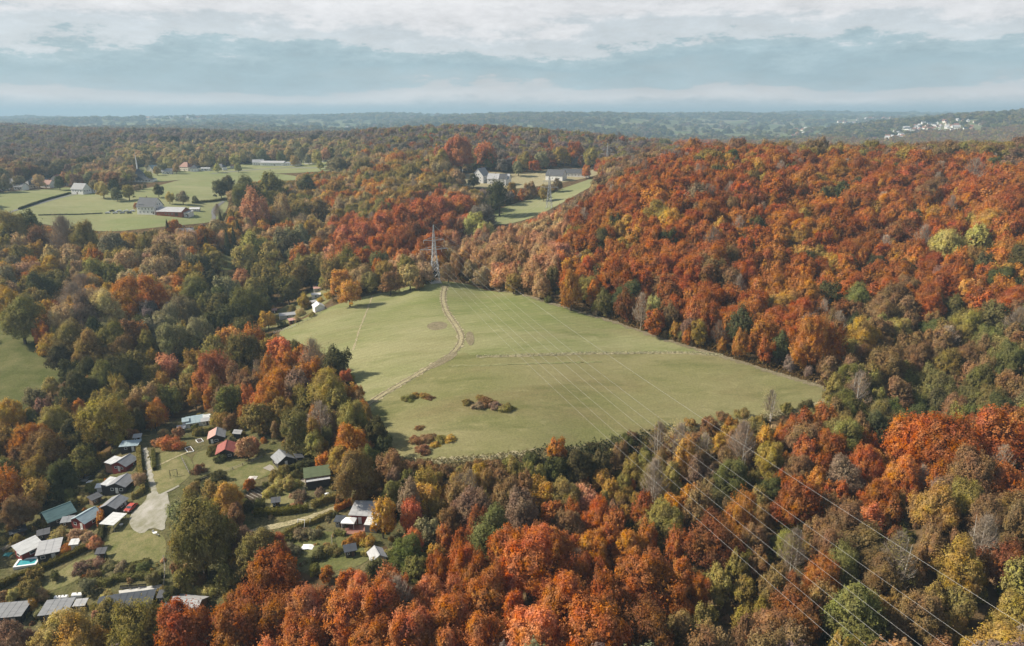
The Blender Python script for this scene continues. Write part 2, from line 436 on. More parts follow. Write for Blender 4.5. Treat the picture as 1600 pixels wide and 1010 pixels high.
def make_ground():
    rows = np.concatenate([[-500, -200, -60, 0], np.geomspace(25, 16000, 430)])
    us = np.linspace(-1.7, 1.7, 380)
    spread = np.maximum(np.abs(rows), 60)[:, None]
    X = us[None] * spread
    Y = np.broadcast_to(rows[:, None], X.shape)
    Z = terrain(X, Y)
    V = np.stack([X, Y, Z], -1).reshape(-1, 3)
    nr, nc = X.shape
    i = (np.arange(nr - 1)[:, None] * nc + np.arange(nc - 1)[None]).ravel()
    F = np.stack([i, i + 1, i + nc + 1, i + nc], 1)
    me = fast_mesh('ground', V, F, [M_FLOOR])
    me.polygons.foreach_set('use_smooth', [True] * len(F))
    o = bpy.data.objects.new('ground', me); COL.objects.link(o)
    return tag(o, 'wooded hills and valleys with leaf litter between the trees', None, kind='structure')
make_ground()

def world_poly(px_poly): return [on_ground(*p)[:2] for p in px_poly]
def smooth_poly(P, n=2):
    P = [tuple(p) for p in P]
    for _ in range(n):
        Q = []
        for i in range(len(P)):
            a, b = P[i], P[(i + 1) % len(P)]
            Q += [(.75 * a[0] + .25 * b[0], .75 * a[1] + .25 * b[1]), (.25 * a[0] + .75 * b[0], .25 * a[1] + .75 * b[1])]
        P = Q
    return P
def patch(name, label, P, mat, lift=.10, step=4.0, smooth=2, wob=0.0):
    """a draped sheet: grass, gravel, yard. P in world metres"""
    P = smooth_poly(P, smooth)
    rnd = random.Random(len(P) * 7 + int(P[0][0]))
    if wob: P = [(x + rnd.uniform(-wob, wob), y + rnd.uniform(-wob, wob)) for x, y in P]
    A = np.array(P)
    gx = np.arange(A[:, 0].min(), A[:, 0].max(), step); gy = np.arange(A[:, 1].min(), A[:, 1].max(), step)
    GX, GY = np.meshgrid(gx, gy)
    GX = GX.ravel(); GY = GY.ravel()
    k = in_poly(GX, GY, P)
    pts = [Vector(p) for p in P] + [Vector((x, y)) for x, y in zip(GX[k], GY[k])]
    n = len(P)
    v, e, f, *_ = mgeo.delaunay_2d_cdt(pts, [], [list(range(n))], 1, 1e-4)
    V2 = np.array([(p.x, p.y) for p in v])
    Z = terrain(V2[:, 0], V2[:, 1]) + lift
    me = bpy.data.meshes.new(name)
    me.from_pydata([(a, b, c) for (a, b), c in zip(V2.tolist(), Z.tolist())], [], [tuple(t) for t in f])
    me.materials.append(mat)
    me.polygons.foreach_set('use_smooth', [True] * len(me.polygons)); me.update()
    o = bpy.data.objects.new(name, me); COL.objects.link(o)
    o['label'] = label; o['kind'] = 'structure'
    return o
def ribbon(name, label, px_line, width, mat, lift=.19, wob=.25, world=None, seg=1.0):
    P = world or [on_ground(*p)[:2] for p in px_line]
    P = np.array(P, float)
    # smooth the line
    for _ in range(2):
        Q = [P[0]]
        for a, b in zip(P[:-1], P[1:]): Q += [.75 * a + .25 * b, .25 * a + .75 * b]
        P = np.array(Q + [P[-1]])
    d = np.concatenate([[0], np.cumsum(np.hypot(*np.diff(P, axis=0).T))])
    n = max(4, int(d[-1] / seg)); s = np.linspace(0, d[-1], n)
    C = np.stack([np.interp(s, d, P[:, 0]), np.interp(s, d, P[:, 1])], 1)
    T = np.gradient(C, axis=0); T /= np.hypot(*T.T)[:, None] + 1e-9
    R = np.stack([T[:, 1], -T[:, 0]], 1)
    rng = np.random.default_rng(int(abs(P[0][0]) * 10) + n)
    rows = []
    for side in (-1, -.33, .33, 1):
        w = width / 2 * side + (rng.uniform(-wob, wob, n) if abs(side) == 1 else 0)
        rows.append(C + R * np.asarray(w).reshape(-1, 1))
    A = np.stack(rows, 1)
    Z = terrain(A[..., 0], A[..., 1]) + lift
    V = np.concatenate([A, Z[..., None]], -1).reshape(-1, 3)
    i = (np.arange(n - 1)[:, None] * 4 + np.arange(3)[None]).ravel()
    F = np.stack([i, i + 1, i + 5, i + 4], 1)
    o = bpy.data.objects.new(name, fast_mesh(name, V, F, [mat])); COL.objects.link(o)
    o['label'] = label; o['kind'] = 'structure'
    return o

PX_MEADOW = pp("425,524 470,500 520,478 600,456 645,447 680,440 740,444 800,458 870,478 960,503 1060,538 1130,556 1230,588 1305,612 1285,638 1200,652 1100,668 1000,684 900,706 820,714 700,726 620,722 598,680 572,632 552,596 525,560 470,536")
PX_LMEADOW = pp("-60,500 20,488 50,510 55,545 95,575 110,590 60,620 30,650 -60,680")
PX_FIELD_A = pp("-40,305 60,297 110,292 160,296 215,300 300,276 380,270 450,272 480,282 400,282 350,300 360,318 345,345 300,352 200,362 120,358 60,350 20,336 -40,345")
PX_CLEAR = pp("325,400 365,396 378,415 355,425 335,420")
PX_SLOPE = pp("730,345 790,322 850,305 900,288 935,276 945,282 900,305 860,328 810,348 760,352")
PX_YARD = pp("700,284 740,268 830,272 870,262 945,266 930,276 880,286 800,296 740,294")
PX_GARDEN = pp("-60,850 20,790 80,760 150,735 180,695 250,665 300,640 350,650 420,685 470,700 525,715 530,760 620,772 640,820 612,882 540,905 470,900 440,860 380,862 360,940 300,980 200,960 120,985 -60,1000")
PX_MIDGARDEN = pp("395,512 440,480 480,462 500,438 530,440 520,470 470,498 425,522")
PX_VILLAGE = pp("205,288 210,262 250,258 270,264 330,262 400,255 470,250 540,250 545,264 470,270 400,272 330,276 280,282")
PX_LVILLAGE = pp('-20,300 5,286 60,280 118,277 124,290 60,299')
OPEN = [PX_LVILLAGE, PX_MEADOW, PX_LMEADOW, PX_FIELD_A, PX_CLEAR, PX_SLOPE, PX_YARD, PX_GARDEN, PX_MIDGARDEN, PX_VILLAGE]

patch('meadow', 'broad green hay meadow on the rounded hilltop', world_poly(PX_MEADOW), M_MEADOW, step=4, wob=.8)
patch('meadow', 'rougher brownish pasture on the near half of the hilltop meadow', world_poly(pp('736,556 800,556 920,551 1040,550 1130,556 1230,588 1305,612 1285,638 1200,652 1100,668 1000,684 900,706 820,714 700,726 620,722 598,680 576,640 620,608 660,586 700,562 722,550')), M_ROUGH, lift=.15, step=4, wob=.8)
patch('meadow', 'shaded pasture at the wood edge beside the frame', world_poly(PX_LMEADOW), M_DARKGRASS, step=5)
patch('field', 'pale green fields around the white farmhouse', world_poly(PX_FIELD_A), M_LUSH, step=9)
patch('field', 'small green clearing between dark conifers and pale tree', world_poly(PX_CLEAR), M_DARKGRASS, lift=.15, step=6)
patch('field', 'sloping green field below the white houses', world_poly(PX_SLOPE), M_LUSH, step=8)
patch('field', 'dry grass yards around the white houses', world_poly(PX_YARD), M_DRY, lift=.06, step=9)
patch('garden_ground', 'weedy soil of the allotment gardens', world_poly(PX_GARDEN), M_GARDEN, lift=.06, step=4)
patch('garden_ground', 'narrow gardens beside the upper meadow corner', world_poly(PX_MIDGARDEN), M_LAWN, lift=.13, step=4)
patch('field', 'pale verge in front of the village houses', world_poly(PX_VILLAGE), M_LUSH, lift=.18, step=10)

# ------------------------------------------------------------------ trees
M_LEAF = leaf_mat('leaves')
M_BARK = plain('bark', (.085, .065, .05), .9, .4, 6.0, stretch=(1, 1, .2))
M_BIRCH = plain('birch_bark', (.50, .46, .40), .8, .35, 9.0, stretch=(1, 1, 3))
M_TWIG = plain('twigs', (.33, .265, .20), .9, .3, 5.0)
TINT = {'R': (.345, .110, .042), 'O': (.42, .170, .052), 'G': (.45, .26, .074), 'V': (.250, .198, .070), 'D': (.100, .094, .041), 'E': (.165, .152, .056),
        'B': (.24, .140, .070), 'M': (.25, .165, .110), 'T': (.43, .300, .160), 'C': (.46, .158, .074), 'S': (.45, .240, .130), 'P': (.40, .325, .125),
        'L': (.235, .208, .112), 'W': (.30, .200, .064), 'N': (.24, .094, .042), 'H': (.215, .165, .135)}
def leaf_quads(P, Nrm, size, rng):
    n = len(P)
    ref = rng.normal(size=(n, 3))
    a = np.cross(Nrm, ref); a /= np.linalg.norm(a, axis=1)[:, None] + 1e-9
    b = np.cross(Nrm, a)
    s = (size * rng.uniform(.6, 1.3, n))[:, None]
    w = s * rng.uniform(.5, .85, n)[:, None]
    V = np.stack([P + a * s, P + b * w, P - a * s, P - b * w], 1).reshape(-1, 3)
    F = np.arange(4 * n).reshape(n, 4)
    return V, F
def crown(seed, asp, base, n_clump, n_leaf, leaf, shape='dome', spread=.40):
    """leaf-sized faces on billowing clumps; crown radius 1, foot at z = 0"""
    rng = np.random.default_rng(seed)
    if shape == 'cone':
        t = rng.uniform(0, 1, n_leaf) ** .75                      # 0 top .. 1 foot
        lay = np.floor(t * 13) / 13 + rng.uniform(0, .075, n_leaf)
        th = rng.uniform(0, 2 * np.pi, n_leaf)
        lump = .80 + .20 * np.sin(th * 5 + lay * 23) * np.sin(th * 3 - lay * 31)
        r = np.clip(lay, .015, 1) ** .85 * lump * np.sqrt(rng.uniform(.25, 1, n_leaf))
        z = base + 2 * asp * (1 - t) - .10 * r
        P = np.stack([r * np.cos(th), r * np.sin(th), z], 1)
        nr = np.stack([np.cos(th), np.sin(th), np.full(n_leaf, .7)], 1) + rng.normal(size=(n_leaf, 3)) * .6
        nr /= np.linalg.norm(nr, axis=1)[:, None]
        return leaf_quads(P, nr, leaf, rng)
    C = []
    tries = 0
    while len(C) < n_clump and tries < 4000:
        tries += 1
        d = rng.normal(size=3); d /= np.linalg.norm(d)
        if d[2] < -.55: continue
        if shape == 'tall': k = rng.uniform(.45, .72)
        else: k = rng.uniform(.50, .78)
        c = d * k * (1 + .22 * math.sin(2.3 * d[0] + seed) + .16 * math.sin(3.1 * d[1] + 2 * seed) + .10 * math.sin(5 * d[2] + seed))
        if all(np.linalg.norm(c - q[0]) > spread * .70 for q in C):
            C.append((c, rng.uniform(.55, 1.3) * spread))
    C.append((np.zeros(3), .52))
    cen = np.array([c for c, r in C]); rad = np.array([r for c, r in C])
    wgt = rad ** 2; wgt[-1] *= .35; wgt /= wgt.sum()
    m = int(n_leaf * 2.2)
    ci = rng.choice(len(C), m, p=wgt)
    d = rng.normal(size=(m, 3)); d /= np.linalg.norm(d, axis=1)[:, None]
    d[:, 2] = np.where(d[:, 2] < -.3, -d[:, 2] * .6, d[:, 2])
    off = d * (rad[ci] * rng.uniform(.72, 1.08, m) * (1 + .24 * np.sin(d[:, 0] * 8 + ci) * np.sin(d[:, 1] * 7 + ci * 2) * np.cos(d[:, 2] * 6 + ci)))[:, None]
    axis = cen / (np.linalg.norm(cen, axis=1)[:, None] + 1e-6) + np.array([0, 0, .5]); axis /= np.linalg.norm(axis, axis=1)[:, None] + 1e-6
    ax = axis[ci]; along = (off * ax).sum(1)[:, None] * ax
    P = cen[ci] + along * 1.30 + (off - along) * .90
    # drop what lies deep inside another clump
    dist = np.linalg.norm(P[:, None] - cen[None], axis=2) / rad[None]
    keep = dist.min(1) > .66
    P, d = P[keep][:n_leaf], d[keep][:n_leaf]
    # sprays of leaves that stand out of the outline
    ns = max(6, n_leaf // 75); per = 12
    e = rng.normal(size=(ns, 3)); e[:, 2] = np.abs(e[:, 2]) * 1.1 - .15; e /= np.linalg.norm(e, axis=1)[:, None]
    t0 = rng.uniform(.62, .85, (ns, 1)); t1 = t0 + rng.uniform(.22, .42, (ns, 1))
    tt = t0 + (t1 - t0) * rng.uniform(0, 1, (ns, per))
    S = e[:, None, :] * tt[..., None] + rng.normal(size=(ns, per, 3)) * .028
    P = np.concatenate([P, S.reshape(-1, 3)]); d = np.concatenate([d, np.repeat(e, per, 0)])
    outw = P / (np.linalg.norm(P, axis=1)[:, None] + 1e-6)
    nr = .75 * d + .45 * outw + rng.normal(size=P.shape) * .36 + np.array([0, 0, .1])
    nr /= np.linalg.norm(nr, axis=1)[:, None]
    mx = np.percentile(np.hypot(P[:, 0], P[:, 1]), 97)
    P = P / np.array([mx, mx, 1])
    zmin, zmax = np.percentile(P[:, 2], [1, 99.5])
    P[:, 2] = base + (P[:, 2] - zmin) / (zmax - zmin) * 2 * asp
    return leaf_quads(P, nr, leaf, rng)
def trunk(seed, asp, base, r=.075, limbs=6, top=.75, stems=1):
    rng = random.Random(seed); mb = MB()
    for s in range(stems):
        ox, oy = (0, 0) if stems == 1 else (rng.uniform(-.35, .35), rng.uniform(-.35, .35))
        h = base + 2 * asp * top * rng.uniform(.9, 1.1)
        lean = (rng.uniform(-.12, .12) + ox * .3, rng.uniform(-.12, .12) + oy * .3)
        pts = [(ox + lean[0] * t + .03 * math.sin(5 * t + s), oy + lean[1] * t, -.12 + (h + .12) * t) for t in (0, .3, .6, 1)]
        rr = [r * 1.25, r, r * .7, r * .22]
        for a, b, ra, rb in zip(pts[:-1], pts[1:], rr[:-1], rr[1:]): mb.tube(a, b, ra, rb, 6, caps=False)
        for k in range(limbs):
            t = rng.uniform(.35, .85); z = -.12 + (h + .12) * t
            th = rng.uniform(0, 6.28); ln = rng.uniform(.35, .8) * (1.15 - t)
            p0 = (ox + lean[0] * t, oy + lean[1] * t, z)
            p1 = (p0[0] + ln * math.cos(th) * .6, p0[1] + ln * math.sin(th) * .6, z + ln * .65)
            p2 = (p0[0] + ln * math.cos(th + .3), p0[1] + ln * math.sin(th + .3), z + ln * 1.25)
            mb.tube(p0, p1, r * .42 * (1.2 - t), r * .25 * (1.2 - t), 4, caps=False); mb.tube(p1, p2, r * .25 * (1.2 - t), r * .06, 4, caps=False)
    return mb
def twiggy(seed, asp, base, stems, n_tw):
    """a bare crown: stems and a haze of fine upswept twigs"""
    rng = random.Random(seed); mb = MB()
    for k in range(n_tw):
        t = rng.uniform(.25, 1) ; th = rng.uniform(0, 6.28); z = base + 2 * asp * t * .93
        rad = (.95 * math.sin(min(1, 1.15 * (1 - t) + .12) * 1.57)) * rng.uniform(.25, 1)
        c = (rad * math.cos(th), rad * math.sin(th), z)
        ln = rng.uniform(.2, .42)
        a = (c[0] * .45, c[1] * .45, z - ln * 1.1)
        e = (c[0] * 1.12, c[1] * 1.12, z + ln * .55)
        mb.tube(a, c, .012, .009, 3, caps=False); mb.tube(c, e, .009, .003, 3, caps=False)
        for q in range(3):
            f = (c[0] + rng.uniform(-.16, .16), c[1] + rng.uniform(-.16, .16), z + rng.uniform(.05, .3))
            mb.tube(c, f, .007, .002, 3, caps=False)
    return mb
# kind: (aspect = half height / radius, clear stem, clump count, spread, shape)
KIND = {'b': (.90, .50, 24, .36, 'dome'), 't': (1.42, .40, 26, .33, 'tall'), 'c': (2.1, .12, 0, 0, 'cone'), 's': (.62, -.12, 16, .46, 'dome'),
        'y': (1.5, .40, 0, 0, 'bare'), 'n': (1.15, .30, 0, 0, 'bare')}
LODS = {'hi': (24000, .0285, 5), 'mid': (6200, .052, 6), 'lo': (700, .155, 4)}
PROTO = {}          # (kind, lod, variant) -> dict(crown=mesh, trunk=mesh, whole=mesh)
def join_mesh(name, parts, mats):
    V, F, MI = [], [], []
    for mi, (v, f) in parts:
        off = sum(len(x) for x in V); V.append(np.asarray(v, float)); F += [tuple(int(i) + off for i in q) for q in f]; MI += [mi] * len(f)
    me = bpy.data.meshes.new(name); me.from_pydata(np.concatenate(V).tolist(), [], F)
    for m in mats: me.materials.append(m)
    me.polygons.foreach_set('material_index', MI); me.update(); return me
def make_protos():
    for kd, (asp, base, ncl, sp, shape) in KIND.items():
        for lod, (nl, lf, nv) in LODS.items():
            for v in range(nv):
                if kd == 'c' and lod == 'hi' and v > 0: PROTO[kd, lod, v] = PROTO[kd, lod, 0]; continue
                seed = 1000 * (ord(kd)) + 10 * v + len(lod)
                if shape == 'bare':
                    if lod == 'lo' and v > 1: continue
                    tr = trunk(seed, asp, base, 0.030 if kd == 'y' else .04, 6, .9, 3 if kd == 'y' else 1)
                    tw = twiggy(seed, asp, base, 3, {'hi': 420, 'mid': 200, 'lo': 50}[lod])
                    n = {'hi': 3400, 'mid': 1100, 'lo': 320}[lod]
                    cv, cf = crown(seed + 5, asp, base + .2, 14, n, lf * .62, 'tall', .42)
                    stem_m = M_BIRCH if kd == 'y' else M_TWIG
                    cm = join_mesh('crown', [(0, (cv, cf)), (1, (tw.v, tw.f))], [M_LEAF, M_TWIG])
                    wm = join_mesh('tree', [(0, (cv, cf)), (1, (tw.v, tw.f)), (2, (tr.v, tr.f))], [M_LEAF, M_TWIG, stem_m])
                    PROTO[kd, lod, v] = dict(crown=cm, trunk=tr.mesh('trunk', stem_m), whole=wm)
                    continue
                n = int(nl * (1.15 if kd in 'tc' else .6 if kd == 's' else 1))
                cv, cf = crown(seed, asp, base, ncl, n, lf * (.8 if kd == 'c' else 1), shape, sp)
                tr = trunk(seed, asp, max(base, .1), .06 if kd != 's' else .03, 4 if lod != 'lo' else 2, .6 if kd != 'c' else .9)
                wm = fast_mesh('tree', cv, cf, [M_LEAF]) if lod == 'lo' else join_mesh('tree', [(0, (cv, cf)), (1, (tr.v, tr.f))], [M_LEAF, M_BARK])
                PROTO[kd, lod, v] = dict(crown=fast_mesh('crown', cv, cf, [M_LEAF]), trunk=tr.mesh('trunk', M_BARK), whole=wm)
make_protos()

# trees read one by one off the photograph: crown centre x, y, crown width (photo pixels), colour, kind, [height/width]
HAND = """
12,474,50,G 30,492,66,V 77,486,30,C 98,503,52,T 130,490,60,M 165,482,58,T 196,464,62,O 238,460,58,O 65,518,36,O 76,540,36,G 112,530,56,V 140,542,56,W 170,530,56,V 200,522,46,B 222,526,28,O,t 188,550,50,B 95,556,40,D
262,500,52,L 290,490,54,L 312,522,52,L 272,532,60,L 302,548,36,E 245,520,44,L 130,608,54,D 160,592,54,E 190,580,54,D 216,570,46,E 108,626,44,D 78,602,26,P 52,626,38,L 66,640,34,M
168,652,72,W 140,614,20,C 124,638,30,O 14,652,50,G 85,664,56,V 46,692,62,O 74,706,70,B 10,762,44,O,t 108,704,52,D 96,744,54,D 126,722,46,V 55,735,50,W 30,720,46,B 60,770,44,W 30,800,50,B
226,620,46,T 242,650,28,O,t 264,622,44,E 290,604,42,V 262,574,42,S 258,557,28,O 236,590,38,V 300,592,26,P,t 340,580,64,C 318,596,42,O 358,560,36,C 376,552,62,E 332,546,44,V 362,532,44,G 360,622,44,E 394,606,38,B 440,546,42,C 462,546,20,E,t
490,556,46,T,n 522,563,46,D 450,568,42,O 482,582,46,O 462,598,46,M 402,582,26,T,y 418,574,26,T,y 384,588,24,G 430,612,38,E 436,642,42,W 402,652,46,V 462,672,44,E,t 510,608,62,W 526,628,46,V 540,588,20,C 482,628,38,V 500,652,44,M,n 550,652,54,V 588,672,40,D 549,692,60,O 556,738,76,B 598,702,38,D 612,726,46,B 530,715,40,W
376,645,14,O,t 386,700,32,S 396,694,22,S 490,694,38,V 468,698,26,P 312,840,92,V,b,1.15 356,778,52,G 328,770,34,V 285,806,46,L 366,806,36,B 402,868,74,V 372,850,54,M 430,858,48,C 424,906,94,R 352,905,44,V 372,880,40,W
100,985,84,P 168,962,44,V 216,985,90,W 122,1008,84,G 20,1002,60,M 50,922,34,V 166,935,30,P,s 288,906,38,V 270,928,28,D 322,926,30,P,s 52,948,14,G,t
290,988,104,R 372,985,96,R 438,964,80,R 482,950,90,C 540,962,84,C 592,944,86,R 562,916,52,C 545,908,44,R 642,990,96,C 702,962,94,R 762,924,86,R 826,872,96,R 868,848,60,C 882,934,100,R 925,856,56,O 984,852,62,O 1000,902,92,R 1044,924,78,R 922,988,104,R 1004,988,96,N 832,985,96,C 762,992,88,R 1064,985,70,B 700,1010,80,C 580,1000,80,R 470,1005,80,R
1112,848,84,N 1162,922,44,W 1122,894,34,B 1282,906,54,R,t 1160,806,56,O,t 1252,786,80,R 1362,812,38,C,t 1340,955,104,E 1440,965,84,B 1300,700,60,R 1420,690,90,R 1490,690,90,R 1560,680,90,R 1410,740,64,O 1520,740,80,B 1320,740,60,M 1580,760,70,R 1460,790,70,W 1590,960,70,W 1535,850,60,M,y 1500,880,80,W 1400,880,70,V,y 1240,860,50,V,y 1440,750,40,M,n 1380,900,70,B 1570,880,70,N 1250,960,80,N 1200,980,70,B
618,736,28,R 640,748,34,E 670,776,46,G 700,772,24,G 614,772,48,E 597,808,42,G,t 735,756,32,T,y 742,792,64,M 792,772,56,B 846,772,42,G 880,772,54,V 914,782,44,S 868,702,36,O 870,732,40,D 905,728,50,D 938,724,40,D 805,736,20,V,t 938,748,30,G 912,750,16,O,t 768,832,80,E 670,834,46,L 636,862,54,E 682,872,40,G 652,892,46,E 864,802,40,R 884,822,54,B 960,802,38,B 977,806,30,G 620,936,64,M,n 700,820,50,B 590,890,40,D
1062,694,46,T,y 1100,702,36,V,y 1160,694,50,M,y 1205,632,30,T,y 1110,668,38,B 1140,664,22,O 1186,664,30,W 1202,716,54,W 1146,748,64,E 1256,684,54,B 1246,734,48,B 1022,752,52,V,y 1046,796,46,O 976,694,28,D 959,712,16,P 986,760,16,C 1036,812,64,V 1006,826,40,W 1082,776,46,O 1030,690,40,W,y 1010,720,30,V 1120,790,50,D 1200,770,50,D 1180,840,50,B
1342,612,46,T,y 1372,668,54,D 1424,658,56,D 1462,606,56,E 1532,596,56,E 1562,640,50,D 1492,640,48,B 1402,616,54,B 1482,572,52,V 1352,552,34,W 1162,510,44,D,t 1193,524,40,O,t 1222,540,34,D,t 1266,532,56,O,t 1346,520,54,G 1302,540,46,R,t 1292,462,46,D 1340,468,50,E 1372,416,32,D 1412,422,36,D 1512,505,50,V 1552,496,46,E 1482,382,50,P 1530,372,42,P 1580,560,50,E 1430,560,50,B
862,436,26,E,t 893,452,40,O,t 945,472,28,E,t 1022,482,28,P,t 1086,492,36,C,t 830,432,32,S,t 802,442,28,W 780,424,30,S 755,430,30,T 735,420,28,T 850,400,34,S 815,400,34,S 780,390,34,S 1110,500,36,R,t 980,475,34,N,t 1050,495,30,B,t 912,440,36,R
385,300,50,E 425,290,44,V 345,294,26,D 358,288,26,D 440,330,34,T,t 400,325,40,S,t 480,290,34,D 470,330,36,V 500,330,36,B 395,385,46,P 420,400,40,P 380,400,38,P 440,380,44,L 470,372,40,L 470,400,36,O 500,392,36,O 520,400,36,S 322,382,14,D,c 345,345,14,D,c 290,372,14,D,c 274,356,24,O 262,360,14,D,c 365,372,16,D,c 355,380,18,D,c 372,360,16,D,c 335,360,30,T 300,400,28,O 315,415,34,D 330,438,30,D 
540,372,40,C 570,365,40,C 600,352,44,C 630,342,44,R 660,335,44,C 690,326,40,C 712,332,30,O 590,385,36,R 560,385,36,C 620,372,40,R 650,365,40,N 680,355,40,N 612,402,30,O 720,360,24,N 540,410,36,V,t 575,400,30,E 590,410,34,E 555,420,40,W 520,425,36,V,t 535,440,40,G 545,455,36,G 600,425,34,W 625,415,34,T 650,410,34,T 640,430,34,T 665,425,30,T 610,440,32,B 580,440,30,V 655,440,20,B 700,425,26,T 708,400,26,B,n 740,350,36,P 755,365,34,P
20,355,50,V 45,352,46,E 62,372,36,B 100,368,50,M,n 130,370,50,V 15,370,30,D 55,390,28,G 80,400,34,T 110,410,40,T 140,396,30,G 150,405,34,O 30,400,36,V 20,420,36,L 65,450,50,D 90,440,40,E 115,425,30,V 150,425,44,V 180,430,40,V 200,412,40,T 165,390,20,G 180,385,44,L 225,385,26,V,t 255,400,44,B 250,420,40,T 45,425,34,T 40,445,30,W 8,435,40,L 200,440,40,T
395,455,44,V 420,440,44,V 355,455,46,L 380,475,50,E 340,480,44,E 460,430,44,V 485,420,44,V 450,450,40,E 415,425,40,V 375,440,40,S 365,495,44,D 335,505,40,D 418,498,26,G 475,470,22,W 505,440,14,P,t 385,510,34,D
247,297,18,D 264,308,16,P 285,308,18,L 305,312,10,L 182,303,18,L 160,296,22,P 200,300,20,V 120,282,22,M 92,285,18,D 176,290,18,D 213,322,10,S 340,330,18,M,n 352,340,14,D
780,306,34,D,t 740,282,18,D 800,295,20,W 830,295,22,B 850,300,22,W 870,288,18,B 815,308,12,O 810,262,20,L 690,252,36,V 765,250,24,E 745,252,18,E 720,238,50,C 700,245,40,C 760,240,36,C 820,250,26,V 845,248,26,L 875,242,26,W 900,236,30,R 925,245,26,V 940,255,18,M 600,268,24,O
300,255,16,T 320,250,20,T 345,252,16,P 365,250,18,P 395,248,14,L 410,242,18,L 440,246,16,E 470,240,20,L 495,245,20,P 500,258,12,P 520,256,12,P 530,250,18,M 255,262,14,L 275,262,14,T 245,266,12,P 235,258,16,L 262,256,18,P 285,254,16,T 310,246,18,L 330,246,18,P 352,246,16,T 378,246,16,P 402,240,18,V 425,242,16,T 452,240,18,P 460,250,14,P 482,248,14,L 508,240,18,S 540,246,18,L 555,250,16,P 60,282,18,T 30,284,18,L 100,278,18,S 135,284,16,L 148,290,16,T 205,268,18,S 190,276,18,L 232,274,14,P 340,262,12,P 372,262,12,P
"""
SHRUBS = """
640,622,18,V 650,618,14,W 662,620,14,W 672,622,12,B 634,625,12,V 731,630,16,V 750,622,14,W 745,634,20,M 760,632,24,B 775,636,20,M 792,638,20,V 784,640,14,V 655,672,12,B 668,685,20,B 690,688,20,V 705,690,16,G 680,698,14,G 650,690,20,B 660,705,24,B
312,735,18,B 300,790,20,V 325,758,24,D 340,745,22,D 300,768,22,V 345,760,20,V 258,690,20,O 270,694,24,C 248,692,18,S 305,668,14,E 314,676,18,E 332,706,18,E 345,716,16,D 362,690,14,L 378,680,10,V 270,668,16,L 255,676,14,T 284,664,14,L 145,760,22,V 160,745,16,L 120,770,20,V 100,775,20,L 130,782,20,P 112,790,20,D 75,820,20,V 92,838,24,P 120,838,22,T 140,842,22,T 100,862,16,O 108,856,12,O
50,905,30,V 60,935,24,V 155,882,18,M 130,892,24,M 145,900,20,B 172,884,18,L 190,888,20,L 205,892,18,E 225,888,18,E 65,958,20,L 190,945,20,L 160,960,26,E 252,930,18,V 300,925,20,P 430,745,20,V 446,735,18,V 462,742,18,D 475,730,18,D 420,770,18,P 440,760,22,P 455,760,20,P 470,775,20,M 500,770,16,M 510,752,14,V 545,850,20,O 562,842,20,O 575,850,18,G 520,860,20,V 500,870,22,D 470,838,22,L 490,835,20,L 450,840,20,E 460,860,24,L 610,870,24,P 590,880,20,P 575,865,16,P 405,790,18,D 390,790,20,D 375,780,16,P
430,500,12,V 442,508,12,D 462,500,12,T 470,490,14,T 455,484,12,V 480,478,14,V 488,492,10,V 500,470,10,G 515,462,14,G 405,505,12,D 700,738,24,B 725,735,24,V 750,730,22,W 775,728,22,B 800,724,20,V 640,732,24,B 660,728,20,B 680,742,24,W 720,752,24,W 760,742,20,B 960,690,20,D 990,684,20,B 1030,676,18,B 1080,664,18,W 1130,652,18,B 1160,648,18,V 1230,640,20,V 1260,636,20,D 1285,640,20,V 1180,662,20,L 925,702,20,D 895,712,20,D 850,716,20,L 830,720,20,D
720,395,18,M 730,385,18,B 745,378,20,T 760,376,22,P 775,372,22,V 790,366,22,T 705,415,16,M 715,410,14,B 805,362,22,T 820,356,20,V 742,395,14,B 727,405,14,M
"""
